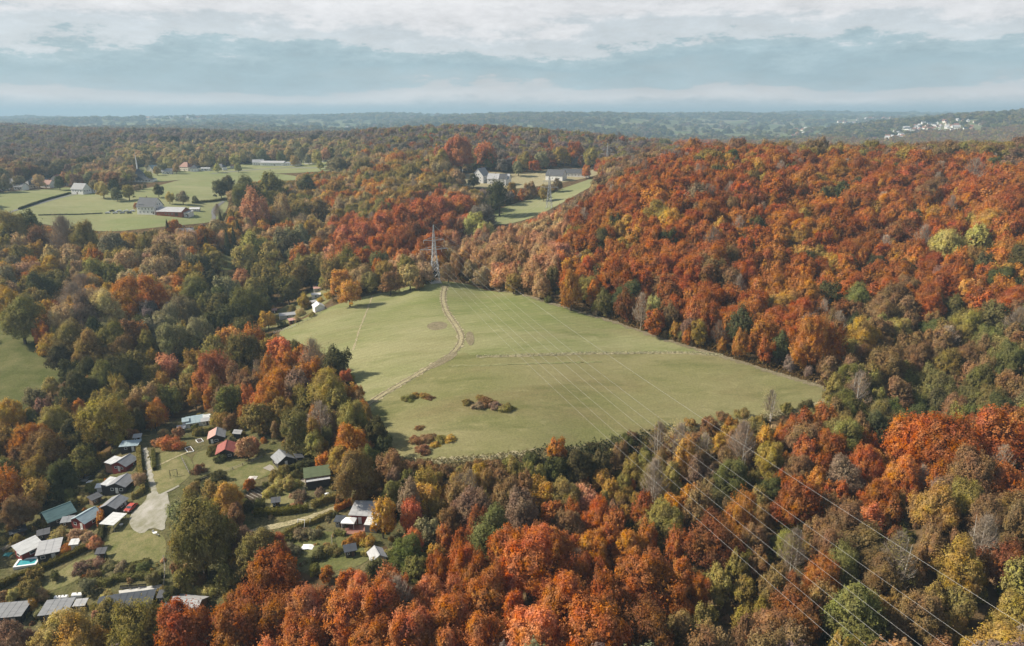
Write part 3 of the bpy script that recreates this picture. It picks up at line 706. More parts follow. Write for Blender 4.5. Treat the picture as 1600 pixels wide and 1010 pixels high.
AREAS = [   # where in the place; polygon in photo pixels of the crown centre
    ('in the allotment gardens', PX_GARDEN),
    ('in the red wood nearest the camera', pp("235,900 420,840 600,870 760,850 800,810 1000,820 1090,870 1110,1030 230,1030")),
    ('in the mixed belt below the meadow', pp("590,700 1000,670 1000,830 800,815 740,900 590,960 560,830")),
    ('at the meadow edge of the red hill', pp("700,420 860,400 1100,450 1320,480 1320,620 1100,560 700,470")),
    ('in the green hollow behind the meadow tip', pp("1280,480 1620,440 1620,660 1280,700")),
    ('in the wood under the power lines', pp("1000,640 1300,600 1620,640 1620,1030 1090,1030 1000,830")),
    ('on the open meadow', PX_MEADOW),
    ('in the grove between gardens and meadow', pp("250,520 440,520 560,560 640,680 620,780 500,720 400,680 300,650 220,660 230,560")),
    ('in the round grove beside the shaded pasture', pp("-20,455 260,430 340,470 330,560 200,590 60,580 -20,520")),
    ('in the dark wood above the gardens', pp("-20,560 100,570 330,550 300,640 150,760 -20,850")),
    ('in the dark valley wood below the clearing', pp("320,410 500,390 520,440 420,520 300,520")),
    ('in the mixed wood below the farm', pp("-20,330 300,340 340,400 320,450 60,470 -20,450")),
    ('in the red grove behind the pylon', pp("520,350 700,300 740,330 720,380 600,410 520,410")),
    ('beside the pylon at the meadow top', pp("500,400 720,380 720,450 500,480")),
    ('in the gully beside the pylon', pp("690,370 760,340 830,350 740,420 690,430")),
    ('on the pale flank of the red hill', pp("700,360 900,330 880,460 720,450")),
    ('around the white houses on the far slope', pp("680,230 960,230 960,320 740,330 680,300")),
    ('among the village houses', pp("-20,240 560,235 560,272 330,275 -20,310")),
    ('around the farmhouse fields', pp("100,270 380,270 380,345 100,345")),
    ('on the mottled slope behind the clearing', pp("330,260 760,250 740,340 520,400 340,400")),
    ('near the crest of the red hill', pp("950,200 1620,200 1620,285 950,285")),
    ('halfway up the red hill', pp("840,285 1620,285 1620,380 840,380")),
    ('low on the red hill', pp("800,380 1620,380 1620,500 800,500")),
]
def area_of(px, py):
    for name, poly in AREAS:
        if in_poly(np.array([px]), np.array([py]), poly)[0]: return name
    return 'in the far woods'
CNAME = {'R': 'rust red', 'O': 'orange', 'G': 'golden yellow', 'V': 'olive green', 'D': 'dark green', 'E': 'mid green', 'B': 'brown', 'M': 'mauve brown', 'T': 'tan',
         'C': 'coral red', 'S': 'salmon pink', 'P': 'pale yellow-green', 'L': 'grey-green', 'W': 'bronze', 'N': 'deep russet', 'H': 'grey mauve'}
FAMILY = {**{k: 'autumn_tree' for k in 'ROCSN'}, **{k: 'golden_tree' for k in 'GWPT'}, **{k: 'green_tree' for k in 'VDEL'}, **{k: 'brown_tree' for k in 'BMH'}}
def name_of(c, k):
    return {'y': 'birch_tree', 'n': 'bare_tree', 'c': 'conifer_tree', 's': 'shrub'}.get(k) or FAMILY[c]

class Tree:
    __slots__ = ('x', 'y', 'z', 'R', 'asp', 'c', 'k', 'hand', 'px', 'py', 'pr', 'dep', 'vis')
def solve_hand(rows, on_surface=False):
    out = []
    a = np.array([(r[0], r[1], r[2], r[4]) for r in rows], float)
    ts = np.geomspace(.06, 1.6, 420)
    dx, dy, dz = ray(a[:, 0], a[:, 1])
    X = dx[:, None] * ts; Y = dy[:, None] * ts; Z = CAM_H + dz[:, None] * ts
    G = terrain(X, Y)
    hc = np.array([KIND[r[3][1]][1] for r in rows])[:, None] + a[:, 3][:, None]
    R = a[:, 2][:, None] * .5 * ts * 1.04
    f = Z - G - hc * R
    for i, r in enumerate(rows):
        k = int(np.argmax(f[i] < 0)) or 1
        t = Tree(); t.hand = True
        t.x, t.y = float(X[i, k]), float(Y[i, k]); t.z = float(G[i, k]); t.R = float(R[i, k]); t.asp = float(a[i, 3]); t.c, t.k = r[3]
        out.append(t)
    return out
def parse(s, default):
    rows = []
    for w in s.split():
        p = w.split(',')
        k = p[4] if len(p) > 4 else default
        asp = float(p[5]) if len(p) > 5 else KIND[k][0]
        rows.append((float(p[0]), float(p[1]), float(p[2]), (p[3], k), asp))
    return rows
RNG = np.random.default_rng(11)
TREES = solve_hand(parse(HAND, 'b')) + solve_hand([(a, b, w * 1.35, c, d * (.62 if 600 < a < 830 and 610 < b < 712 else 1)) for a, b, w, c, d in parse(SHRUBS, 's')])

ZONES = [
    (pp("180,225 570,220 570,262 330,268 180,300"), 'TPLTLVM', 'b'),
    (pp("-80,255 200,255 180,300 -80,310"), 'MLTBV', 'b'),
    #  crown colour by where the wood stands (photo pixels), colour letters repeated by weight
    (pp("700,360 880,330 900,400 860,470 700,450"), 'TTSSSSSC', 'bt'),
    (pp("840,330 1000,235 1050,235 960,290 880,345"), 'TBBMN', 'b'),
    (pp("1120,190 1620,190 1620,246 1120,232"), 'VVWBBM', 'b'),
    (pp("520,350 690,300 740,320 730,380 620,415 520,415"), 'CCCRRN', 'b'),
    (pp("500,395 720,375 720,460 490,490"), 'VWTTGO', 'b'),
    (pp("300,400 520,395 520,450 440,530 300,520"), 'DDEEV', 'b'),
    (pp("1290,490 1620,460 1620,650 1330,700 1270,640"), 'DEEVBBB', 'b'),
    (pp("1200,640 1620,620 1620,760 1200,800"), 'BNRRRROR', 'b'),
    (pp("1090,760 1620,750 1620,1040 1090,1040"), 'VVWWBBBMN', 'bbt'),
    (pp("220,830 1100,800 1120,1050 200,1050"), 'NRRRRRCCCR', 'b'),
    (pp("590,690 1320,620 1320,820 590,900"), 'VVWBBMGO', 'bbt'),
    (pp("240,500 660,520 660,800 420,700 240,680"), 'EVWWGBOOC', 'bt'),
    (pp("-80,560 260,540 260,700 -80,860"), 'DEVVWWBO', 'b'),
    (pp("-80,350 330,350 330,480 -80,520"), 'VVTTTGGWGOO', 'b'),
    (pp("320,240 760,240 740,350 500,400 320,410"), 'VVVWWTTGOO', 'b'),
    (pp("560,190 1060,200 1060,250 560,250"), 'LVVHHMBR', 'b'),
    (pp("800,200 1620,200 1620,620 800,500"), 'DVWGGOOOOORRRRRRRRRRNNNMB', 'b'),
]
FAR_PAL = 'DVLLHHHHHHMB'
def zone_pick(px, py, rng, P):
    """colour and kind for many crowns at once"""
    n = len(px); zi = np.full(n, -1)
    for k, (poly, pal, kinds) in enumerate(ZONES):
        m = (zi < 0) & in_poly(px, py, poly); zi[m] = k
    res = []
    x, y = P[:, 0], P[:, 1]      # like stands with like: colour drifts across the wood, with strays
    f = .5 + .30 * np.sin(x / 23 + 1.1 + np.sin(y / 31)) * np.sin(y / 27 - x / 60) + .22 * np.sin(x / 9.5 + y / 13) * np.sin(y / 11 - x / 17) + rng.normal(0, .17, n)
    for k, v in zip(zi, f):
        pal, kinds = (FAR_PAL, 'b') if k < 0 else ZONES[k][1:]
        v = v if rng.uniform() > .07 else rng.uniform()
        c = pal[int(min(.999, max(0, v)) * len(pal))]
        bare = rng.uniform() < .05 and c in 'BMTNRH'
        res.append((c, 'n' if bare else kinds[rng.integers(len(kinds))]))
    return res
def in_open(px, py):
    m = np.zeros(len(px), bool)
    for poly in OPEN: m |= in_poly(px, py, poly)
    return m
def fill():
    out = []
    HX = np.array([(t.x, t.y, t.R) for t in TREES])
    for y0, y1, sp in ((70, 300, 7.8), (300, 1250, 10.2), (1250, 2700, 15.0)):
        pts = []
        for j, y in enumerate(np.arange(y0, y1, sp * .87)):
            w = .86 * y + 40
            xs = np.arange(-w, w, sp) + (sp / 2 if j % 2 else 0)
            pts.append(np.stack([xs, np.full(len(xs), y)], 1))
        P = np.concatenate(pts); P = P + RNG.uniform(-.46, .46, P.shape) * sp
        Z = terrain(P[:, 0], P[:, 1])
        gx, gy, dep = project(P[:, 0], P[:, 1], Z)
        keep = ~in_open(gx, gy) & (gx > -160) & (gx < 1760)
        if y0 >= 1250:      # far woods leave fields open
            nz = np.sin(P[:, 0] / 330 + 1) * np.sin(P[:, 1] / 410 + .5) + .6 * np.sin(P[:, 0] / 140 - P[:, 1] / 230)
            keep &= (nz > -.85) | (P[:, 1] < 1500)
        P, Z = P[keep], Z[keep]
        R = np.clip((5.3 if y0 < 300 else 6.7 if y0 < 1250 else 8.6) * np.exp(RNG.normal(0, .25, len(P))), 2.6, 12)
        if y0 < 1250:
            far = np.ones(len(P), bool)
            for hx, hy, hr in HX: far &= np.hypot(hx - P[:, 0], hy - P[:, 1]) > .736 * (hr + R)
            P, Z, R = P[far], Z[far], R[far]
        px, py, _ = project(P[:, 0], P[:, 1], Z + 1.4 * R)
        ck = zone_pick(px, py, RNG, P)
        K0 = np.array([KIND[k][0] for c, k in ck]); B0 = np.array([KIND[k][1] for c, k in ck])
        A = K0 * RNG.uniform(.8, 1.15, len(P)) * np.clip((5.4 if y0 < 300 else 6.6 if y0 < 1250 else 8.4) / R, .8, 1.35)
        R = np.where(K0 > 1.2, R * .82, R)
        if y0 < 1250:       # low growth wherever a tall tree would stand in front of open ground
            fin = np.zeros(len(P))
            for f in (.34, .5, .72, 1.0):
                bad = np.zeros(len(P), bool)
                for sx, hz in ((0, 2.0), (-.75, 1.5), (.75, 1.5)):
                    qx, qy, _ = project(P[:, 0] + sx * R * f, P[:, 1], Z + (B0 + hz * A) * R * f)
                    bad |= in_open(qx, qy)
                fin = np.where(bad, fin, f)
            R = R * fin
        for i in range(len(P)):
            if R[i] < .5: continue
            t = Tree(); t.hand = False
            t.x, t.y, t.z, t.R, t.asp = float(P[i, 0]), float(P[i, 1]), float(Z[i]), float(R[i]), float(A[i]); t.c, t.k = ck[i]
            out.append(t)
    return out
CLEARINGS = [pp(w) for w in ("160,838 200,826 258,834 262,866 250,880 200,884 160,872", "60,918 110,880 160,862 160,880 120,908 80,925", "232,720 262,704 296,712 306,738 270,768 236,776 230,750",
    "296,712 330,700 345,722 400,720 370,740 315,752", "330,752 390,718 450,705 440,735 400,752 360,765", "196,815 212,775 232,765 262,765 272,790 260,836 205,836", "186,912 256,908 258,924 186,933", "370,845 410,832 490,812 525,800 560,785 555,775 480,795 370,828", "20,890 70,868 70,890 25,900")]
HUT_PX = pp("205,700 195,725 192,757 158,764 180,790 178,815 137,810 92,804 64,784 47,858 80,858 119,853 12,960 92,955 128,948 208,945 296,948 306,660 340,682 355,705 443,718 496,744 480,748 571,805 546,818 588,822 590,872 205,792 422,730 402,772 243,836 91,935 105,932 122,930 43,878 210,920 472,820")
def garden_growth():
    rng = np.random.default_rng(21); rows = []
    while len(rows) < 230:
        px, py = rng.uniform(0, 635), rng.uniform(645, 985)
        a, b = np.array([px]), np.array([py])
        if not in_poly(a, b, PX_GARDEN)[0] or any(in_poly(a, b, c)[0] for c in CLEARINGS): continue
        if any(abs(px - hx) < 21 and -10 < py - hy < 26 for hx, hy in HUT_PX): continue
        big = rng.uniform() < .18
        rows.append((px, py, float(rng.uniform(16, 26) if big else rng.uniform(5, 14)), ('VVPTWLBESO'[rng.integers(10)], 'b' if big else 's'), .85 if big else float(rng.uniform(.5, .9))))
    return solve_hand(rows)
TREES += garden_growth()
def understory():
    out = []
    for y0, y1, sp in ((70, 240, 4.6), (240, 430, 6.5)):
        pts = []
        for y in np.arange(y0, y1, sp):
            w = .80 * y + 20
            xs = np.arange(-w, w, sp); pts.append(np.stack([xs, np.full(len(xs), y)], 1))
        P = np.concatenate(pts); P = P + RNG.uniform(-.45, .45, P.shape) * sp
        Z = terrain(P[:, 0], P[:, 1]); gx, gy, _ = project(P[:, 0], P[:, 1], Z)
        R = RNG.uniform(1.2, 2.7, len(P))
        qx, qy, _ = project(P[:, 0], P[:, 1], Z + R)
        keep = ~in_open(gx, gy) & ~in_open(qx, qy) & (gx > -100) & (gx < 1700) & (RNG.uniform(size=len(P)) < .8)
        for i in np.nonzero(keep)[0]:
            t = Tree(); t.hand = False
            t.x, t.y, t.z, t.R = float(P[i, 0]), float(P[i, 1]), float(Z[i]), float(R[i]); t.k = 's'; t.asp = KIND['s'][0] * float(RNG.uniform(.8, 1.5))
            t.c = 'BBWVVMBEDWT'[RNG.integers(11)]; out.append(t)
    return out
TREES += fill()
def gaps():
    """young trees close the holes in the near canopy"""
    out = []
    sp = 4.0; pts = []
    for y in np.arange(72, 330, sp):
        w = .80 * y + 20
        xs = np.arange(-w, w, sp); pts.append(np.stack([xs, np.full(len(xs), y)], 1))
    P = np.concatenate(pts); P = P + RNG.uniform(-.45, .45, P.shape) * sp
    Z = terrain(P[:, 0], P[:, 1]); R = RNG.uniform(1.9, 3.6, len(P)); A = RNG.uniform(1.0, 1.7, len(P))
    keep = np.ones(len(P), bool)
    for hz in (0, 1.0, 2.0):
        qx, qy, _ = project(P[:, 0], P[:, 1], Z + (.4 + hz * A) * R * (hz > 0)); keep &= ~in_open(qx, qy)
    keep &= (qx > -100) & (qx < 1700)
    P, Z, R, A = P[keep], Z[keep], R[keep], A[keep]
    T = np.array([(t.x, t.y, t.R) for t in TREES if t.k != 's' and t.y < 345])
    ok = np.ones(len(P), bool)
    for x, y, r in T: ok &= np.hypot(P[:, 0] - x, P[:, 1] - y) > .80 * r + .35 * R
    P, Z, R, A = P[ok], Z[ok], R[ok], A[ok]
    qx, qy, _ = project(P[:, 0], P[:, 1], Z + A * R)
    for i, (c, k) in enumerate(zone_pick(qx, qy, RNG, P)):
        if any((P[i, 0] - t.x) ** 2 + (P[i, 1] - t.y) ** 2 < (.8 * (t.R + R[i])) ** 2 for t in out): continue
        t = Tree(); t.hand = False
        t.x, t.y, t.z, t.R, t.asp, t.c = float(P[i, 0]), float(P[i, 1]), float(Z[i]), float(R[i]), float(A[i]), c
        t.k = 't' if A[i] > 1.3 else 'b' if k != 'n' else 'n'; out.append(t)
    return out
TREES += gaps()
TREES += understory()
def see():
    """which trees show, and how large: paint crown discs far to near"""
    W, H = 800, 505
    buf = np.full((H, W), -1, np.int32)
    for t in TREES:
        px, py, dep = project(t.x, t.y, t.z + (KIND[t.k][1] + t.asp) * t.R)
        t.px, t.py, t.dep = float(px), float(py), float(dep); t.pr = FPX * t.R / t.dep; t.vis = 0
    order = sorted(range(len(TREES)), key=lambda i: -TREES[i].dep)
    for i in order:
        t = TREES[i]
        cx, cy, rx = t.px / 2, t.py / 2, t.pr / 2
        ry = rx * max(.8, t.asp * .95)
        x0, x1, y0, y1 = int(max(0, cx - rx)), int(min(W, cx + rx + 1)), int(max(0, cy - ry)), int(min(H, cy + ry + 1))
        if x0 >= x1 or y0 >= y1: continue
        yy, xx = np.mgrid[y0:y1, x0:x1]
        buf[y0:y1, x0:x1][((xx - cx) / max(rx, .5)) ** 2 + ((yy - cy) / max(ry, .5)) ** 2 <= 1] = i
    ids, n = np.unique(buf[buf >= 0], return_counts=True)
    for i, k in zip(ids, n): TREES[i].vis = int(k)
see()
CAP = {'autumn_tree': 300, 'golden_tree': 300, 'green_tree': 300, 'brown_tree': 300, 'birch_tree': 200, 'bare_tree': 200, 'conifer_tree': 200, 'shrub': 300}
SINGLE, MASS = [], []
def split():
    by = {}
    for t in TREES: by.setdefault(name_of(t.c, t.k), []).append(t)
    for nm, L in by.items():
        L.sort(key=lambda t: -(t.vis + (8 if t.hand and t.vis >= 4 else 0)))
        n = 0
        for t in L:
            inview = t.vis >= 6 and -5 < t.px < 1605 and t.py < 1015
            if inview and n < CAP[nm]: SINGLE.append(t); n += 1
            elif not (t.hand and t.vis < 2 and not t.k == 's'): MASS.append(t)
split()
ORD = 'first second third fourth fifth sixth seventh eighth ninth tenth eleventh twelfth'.split()
ORD += [f'{n}th' if n % 10 not in (1, 2, 3) or n in (11, 12, 13) else f"{n}{['st', 'nd', 'rd'][n % 10 - 1]}" for n in range(13, 400)]
NOUN = {'autumn_tree': 'tree', 'golden_tree': 'tree', 'green_tree': 'tree', 'brown_tree': 'tree', 'birch_tree': 'pale-stemmed birch', 'bare_tree': 'half-bare tree',
        'conifer_tree': 'pointed conifer', 'shrub': 'shrub'}
GROUP = {'autumn_tree': 'red and orange autumn trees', 'golden_tree': 'golden and tan autumn trees', 'green_tree': 'trees still green', 'brown_tree': 'brown autumn trees',
         'birch_tree': 'pale-stemmed birches', 'bare_tree': 'half-bare trees', 'conifer_tree': 'dark conifers', 'shrub': 'shrubs and bushes'}
def label_trees():
    pool = {}
    for t in SINGLE:
        nm = name_of(t.c, t.k)
        size = '' if nm != 'shrub' and 17 < t.pr < 42 else ('large ' if t.pr >= 42 else 'small ')
        if t.k == 't': size += 'tall '
        pool.setdefault((size, CNAME[t.c], NOUN[nm], area_of(t.px, t.py)), []).append(t)
    lab = {}
    for (s, c, n, a), L in pool.items():
        if len(L) == 1: lab[id(L[0])] = f'{s}{c} {n} {a}'; continue
        L.sort(key=lambda t: t.px)
        for i, t in enumerate(L): lab[id(t)] = f'{s}{c} {n} {a}; {ORD[i]} from left'
    return lab
LAB = label_trees()
def jitter_tint(c, rng):
    b = np.array(TINT[c]) * rng.uniform(.82, 1.2) * (1 + rng.uniform(-.09, .09, 3))
    return [float(v) for v in b]
def plant():
    rng = np.random.default_rng(5)
    for t in SINGLE:
        nm = name_of(t.c, t.k)
        lod = 'hi' if t.pr > 24 else 'mid' if t.pr > 6 else 'lo'
        nv = LODS[lod][2] if not (lod == 'lo' and t.k in 'yn') else 2
        pr = PROTO[t.k, lod, int(rng.integers(nv))]
        tint = jitter_tint(t.c, rng)
        rz = float(rng.uniform(0, 6.28)); sc = (t.R, t.R * float(rng.uniform(.9, 1.1)), t.R * t.asp / KIND[t.k][0])
        def link(name, me, parent=None):
            o = bpy.data.objects.new(name, me); COL.objects.link(o)
            o['tint'] = tint
            if parent: o.parent = parent
            return o
        if t.pr > 14:
            root = bpy.data.objects.new(nm, None); COL.objects.link(root)
            link('trunk' if t.k != 's' else 'stem', pr['trunk'], root); link('crown', pr['crown'], root)
        else:
            root = link(nm, pr['whole'])
        root.location = (t.x, t.y, t.z - .05); root.rotation_euler = (0, 0, rz); root.scale = sc
        tag(root, LAB[id(t)], {'shrub': 'shrub', 'conifer_tree': 'conifer', 'birch_tree': 'birch', 'bare_tree': 'bare tree'}.get(nm, nm.replace('_', ' ')), GROUP[nm])
plant()

def scatter(name, label, items, protos):
    """one mass object: points that carry size, turn, tint and which tree stands there"""
    coll = bpy.data.collections.new('wood_patterns_' + name)
    for i, me in enumerate(protos):
        coll.objects.link(bpy.data.objects.new(f'pattern_{i:03d}', me))
    me = bpy.data.meshes.new(name)
    n = len(items)
    me.vertices.add(n)
    me.vertices.foreach_set('co', np.array([it[0] for it in items], np.float32).ravel())
    def attr(nm, typ, key, data):
        a = me.attributes.new(nm, typ, 'POINT'); a.data.foreach_set(key, np.asarray(data).ravel())
    attr('scl', 'FLOAT_VECTOR', 'vector', np.array([it[1] for it in items], np.float32))
    attr('rot', 'FLOAT_VECTOR', 'vector', np.array([(0, 0, it[2]) for it in items], np.float32))
    attr('which', 'INT', 'value', np.array([it[3] for it in items], np.int32))
    attr('tint', 'FLOAT_COLOR', 'color', np.array([(*it[4], 1) for it in items], np.float32))
    me.materials.append(M_LEAF)
    o = bpy.data.objects.new(name, me); COL.objects.link(o)
    g = bpy.data.node_groups.new('scatter_' + name, 'GeometryNodeTree')
    g.interface.new_socket('Geometry', in_out='INPUT', socket_type='NodeSocketGeometry')
    g.interface.new_socket('Geometry', in_out='OUTPUT', socket_type='NodeSocketGeometry')
    N, L = g.nodes, g.links
    gi, go = N.new('NodeGroupInput'), N.new('NodeGroupOutput')
    ci = N.new('GeometryNodeCollectionInfo'); ci.inputs['Collection'].default_value = coll
    ci.inputs['Separate Children'].default_value = True; ci.inputs['Reset Children'].default_value = True
    ip = N.new('GeometryNodeInstanceOnPoints'); ip.inputs['Pick Instance'].default_value = True
    def named(nm, typ):
        a = N.new('GeometryNodeInputNamedAttribute'); a.data_type = typ; a.inputs['Name'].default_value = nm; return a.outputs['Attribute']
    L.new(gi.outputs[0], ip.inputs['Points']); L.new(ci.outputs[0], ip.inputs['Instance'])
    L.new(named('which', 'INT'), ip.inputs['Instance Index'])
    L.new(named('scl', 'FLOAT_VECTOR'), ip.inputs['Scale'])
    er = N.new('FunctionNodeEulerToRotation'); L.new(named('rot', 'FLOAT_VECTOR'), er.inputs[0]); L.new(er.outputs[0], ip.inputs['Rotation'])
    L.new(ip.outputs[0], go.inputs[0])
    md = o.modifiers.new('scatter', 'NODES'); md.node_group = g
    return tag(o, label, None, kind='stuff')
TOWNS = [(1385, 1540, 2650, 3150), (1340, 1545, 2500, 2700), (1190, 1290, 3000, 3500), (1235, 1345, 4000, 4600), (1295, 1405, 5200, 6000), (415, 565, 3600, 4600), (225, 335, 5200, 6000), (685, 835, 3600, 4300)]
def mass():
    protos, index = [], {}
    for (kd, lod, v), p in PROTO.items():
        if lod != 'hi': index[kd, lod, v] = len(protos); protos.append(p['whole'])
    rng = np.random.default_rng(8)
    items = []
    for t in MASS:
        lod = 'mid' if t.pr > 7 else 'lo'
        v = int(rng.integers(LODS[lod][2])) if not (lod == 'lo' and t.k in 'yn') else 0
        items.append(((t.x, t.y, t.z - .1), (t.R, t.R, t.R * t.asp / KIND[t.k][0]), float(rng.uniform(0, 6.28)), index[t.k, lod, v], jitter_tint(t.c, rng)))
    scatter('forest', 'autumn forest of red, orange, brown and olive crowns on the hills', items, protos)
    # far hills: clumps of wood, larger and sparser with distance
    items = []
    y = 2650.0
    while y < 14000:
        sp = y * .0085
        w = .85 * y + 200
        for x in np.arange(-w, w, sp):
            X, Y = x + rng.uniform(-.4, .4) * sp, y + rng.uniform(-.4, .4) * sp
            nz = math.sin(X / 520 + 1.7) * math.sin(Y / 640 + .3) + .7 * math.sin(X / 260 - Y / 380) * math.sin(Y / 210)
            if nz < .22 and rng.uniform() > .10: continue
            qx = 800 + FPX * X / (Y * CP)
            if any(a < qx < b and c - 60 < Y < d + 60 for a, b, c, d in TOWNS) and rng.uniform() > .12: continue
            items.append([(X, Y, 0), sp * rng.uniform(.42, .7), float(rng.uniform(0, 6.28)), X, Y])
        y += sp * .85
    Z = terrain(np.array([i[3] for i in items]), np.array([i[4] for i in items]))
    lo = [p['whole'] for (kd, lod, v), p in PROTO.items() if kd == 'b' and lod == 'lo']
    rec = []
    for it, z in zip(items, Z):
        s = it[1]; hgt = min(s * .9, 16 + rng.uniform(-3, 5))
        rec.append(((it[3], it[4], float(z) - 1), (s, s, hgt / 1.5), it[2], int(rng.integers(len(lo))), jitter_tint('DEDHLVDE'[rng.integers(8)], rng)))
    scatter('far_woods', 'hazy wooded hills along the horizon', rec, lo)
mass()
print('TREES', len(TREES), 'single', len(SINGLE), 'mass', len(MASS))

# ------------------------------------------------------------------ buildings
WALLC = {'white': (.72, .71, .68), 'cream': (.62, .57, .47), 'dark': (.045, .04, .036), 'red': (.20, .035, .028), 'brown': (.12, .065, .04), 'timber': (.24, .16, .10),
         'grey': (.26, .26, .26), 'green': (.05, .075, .055), 'pale': (.48, .46, .42), 'brick': (.30, .10, .055), 'blue': (.30, .42, .50)}
ROOFC = {'slate': (.045, .052, .065), 'grey': (.20, .205, .215), 'light': (.34, .34, .345), 'white': (.54, .54, .53), 'red': (.26, .075, .06), 'pink': (.42, .24, .20), 'teal': (.10, .17, .17),
         'blue': (.26, .33, .36), 'dark': (.07, .072, .08), 'tile': (.22, .10, .07), 'green': (.08, .10, .05)}
def wallm(c): return plain('wall_' + c, WALLC[c], .85, .14, .9, bump=.1)
def roofm(c): return plain('roof_' + c, ROOFC[c], .7, .22, .8, bump=.15, stretch=(.5, 2.5, 1))
M_GLASS = plain('window_glass', (.03, .04, .05), .12, .2, .7, spec=.6)
M_WFRAME = plain('window_frame', (.74, .74, .72), .6, .06)
M_DOORW = plain('door_white', (.68, .67, .64), .6, .1)
M_DOORB = plain('door_brown', (.10, .06, .035), .7, .2)
M_STEEL = plain('galvanised_steel', (.36, .375, .385), .55, .15, 2.0, metal=.3)
M_WOODG = plain('weathered_wood', (.30, .27, .23), .9, .3, 3.0, stretch=(.3, 4, 1))
M_WHITEP = plain('white_plastic', (.78, .78, .77), .5, .06)
M_DARKP = plain('dark_plastic', (.03, .03, .033), .5, .1)
M_WATER = plain('pool_water', (.06, .32, .36), .08, .12, .8, spec=.5)
M_CONC = plain('concrete', (.42, .41, .39), .9, .15, 1.0)

def window(parent, face, u, z, w, h, L, W, M_FR=None):
    """frame proud of the wall, pane set into it"""
    M_FR = M_FR or M_WFRAME
    fr, pa = MB(), MB()
    def put(mb, a0, a1, z0, z1, d0, d1):
        if face in 'SN':
            s = -1 if face == 'S' else 1; y0, y1 = sorted((s * (W / 2 + d0), s * (W / 2 + d1))); mb.box(a0, a1, y0, y1, z0, z1)
        else:
            s = -1 if face == 'W' else 1; x0, x1 = sorted((s * (L / 2 + d0), s * (L / 2 + d1))); mb.box(x0, x1, a0, a1, z0, z1)
    b = min(.09, w * .12)
    put(fr, u - w / 2, u - w / 2 + b, z, z + h, .0, .07); put(fr, u + w / 2 - b, u + w / 2, z, z + h, .0, .07)
    put(fr, u - w / 2 + b, u + w / 2 - b, z, z + b, .0, .07); put(fr, u - w / 2 + b, u + w / 2 - b, z + h - b, z + h, .0, .07)
    put(pa, u - w / 2 + b, u + w / 2 - b, z + b, z + h - b, .0, .03)
    f = fr.build('window', M_FR, parent); pa.build('pane', M_GLASS, f)
def door(parent, face, u, w, h, L, W, mat):
    mb, hd = MB(), MB()
    if face in 'SN':
        s = -1 if face == 'S' else 1; y = sorted((s * W / 2, s * (W / 2 + .06))); mb.box(u - w / 2, u + w / 2, *y, 0.05, h)
        y = sorted((s * (W / 2 + .06), s * (W / 2 + .12))); hd.box(u + w * .3, u + w * .42, *y, h * .5, h * .54)
    else:
        s = -1 if face == 'W' else 1; x = sorted((s * L / 2, s * (L / 2 + .06))); mb.box(*x, u - w / 2, u + w / 2, 0.05, h)
        x = sorted((s * (L / 2 + .06), s * (L / 2 + .12))); hd.box(*x, u + w * .3, u + w * .42, h * .5, h * .54)
    d = mb.build('door', mat, parent); hd.build('handle', M_STEEL, d)
def shell(parent, L, W, h, rise, wall, roof, kind='gable', over=.35, hip=0.0, thick=.12, seam=True, name='wall', cx=0, cy=0, roof2=None):
    """walls and roof about (cx, cy); ridge along local x"""
    w, r = MB(), MB()
    if kind == 'gable':
        w.prism([(cy - W / 2, -1.2), (cy + W / 2, -1.2), (cy + W / 2, h), (cy, h + rise), (cy - W / 2, h)], 'x', cx - L / 2, cx + L / 2)
        k = rise / (W / 2); e = h - over * k
        X0, X1 = cx - L / 2 - over, cx + L / 2 + over
        for i, s in enumerate((-1, 1)):
            a = (cy + s * (W / 2 + over), e + .03); b = (cy, h + rise + .03)
            r.prism([a, b, (b[0], b[1] + thick * 1.1), (a[0], a[1] + thick)] if s < 0 else [b, a, (a[0], a[1] + thick), (b[0], b[1] + thick * 1.1)], 'x', X0, X1, i if roof2 else 0)
        if seam: r.box(X0 - .02, X1 + .02, cy - .11, cy + .11, h + rise + .11, h + rise + .21)
    elif kind == 'mono':
        w.prism([(cy - W / 2, -1.2), (cy + W / 2, -1.2), (cy + W / 2, h + rise), (cy - W / 2, h)], 'x', cx - L / 2, cx + L / 2)
        k = rise / W
        a = (cy - W / 2 - over, h - over * k + .03); b = (cy + W / 2 + over, h + rise + over * k + .03)
        r.prism([a, b, (b[0], b[1] + thick), (a[0], a[1] + thick)], 'x', cx - L / 2 - over, cx + L / 2 + over)
        n = max(2, int(L / 1.4))
        for i in range(1, n):
            x = cx - L / 2 + L * i / n
            r.prism([(a[0] + .02, a[1] + thick), (b[0] - .02, b[1] + thick), (b[0] - .02, b[1] + thick + .04), (a[0] + .02, a[1] + thick + .04)], 'x', x - .03, x + .03)
    elif kind == 'hip':
        w.box(cx - L / 2, cx + L / 2, cy - W / 2, cy + W / 2, -1.2, h)
        o = over; hp = min(W / 2, L / 2 - .3)
        A = [(cx - L / 2 - o, cy - W / 2 - o, h), (cx + L / 2 + o, cy - W / 2 - o, h), (cx + L / 2 + o, cy + W / 2 + o, h), (cx - L / 2 - o, cy + W / 2 + o, h)]
        T = [(cx - L / 2 + hp, cy, h + rise), (cx + L / 2 - hp, cy, h + rise)]
        r.poly([A[0], A[1], T[1], T[0]]).poly([A[2], A[3], T[0], T[1]]).poly([A[1], A[2], T[1]]).poly([A[3], A[0], T[0]]).poly([A[3], A[2], A[1], A[0]])
    wo = w.build(name, wallm(wall), parent)
    ro = r.build('roof', [roofm(roof)] + ([roofm(roof2)] if roof2 else []), parent)
    return wo, ro
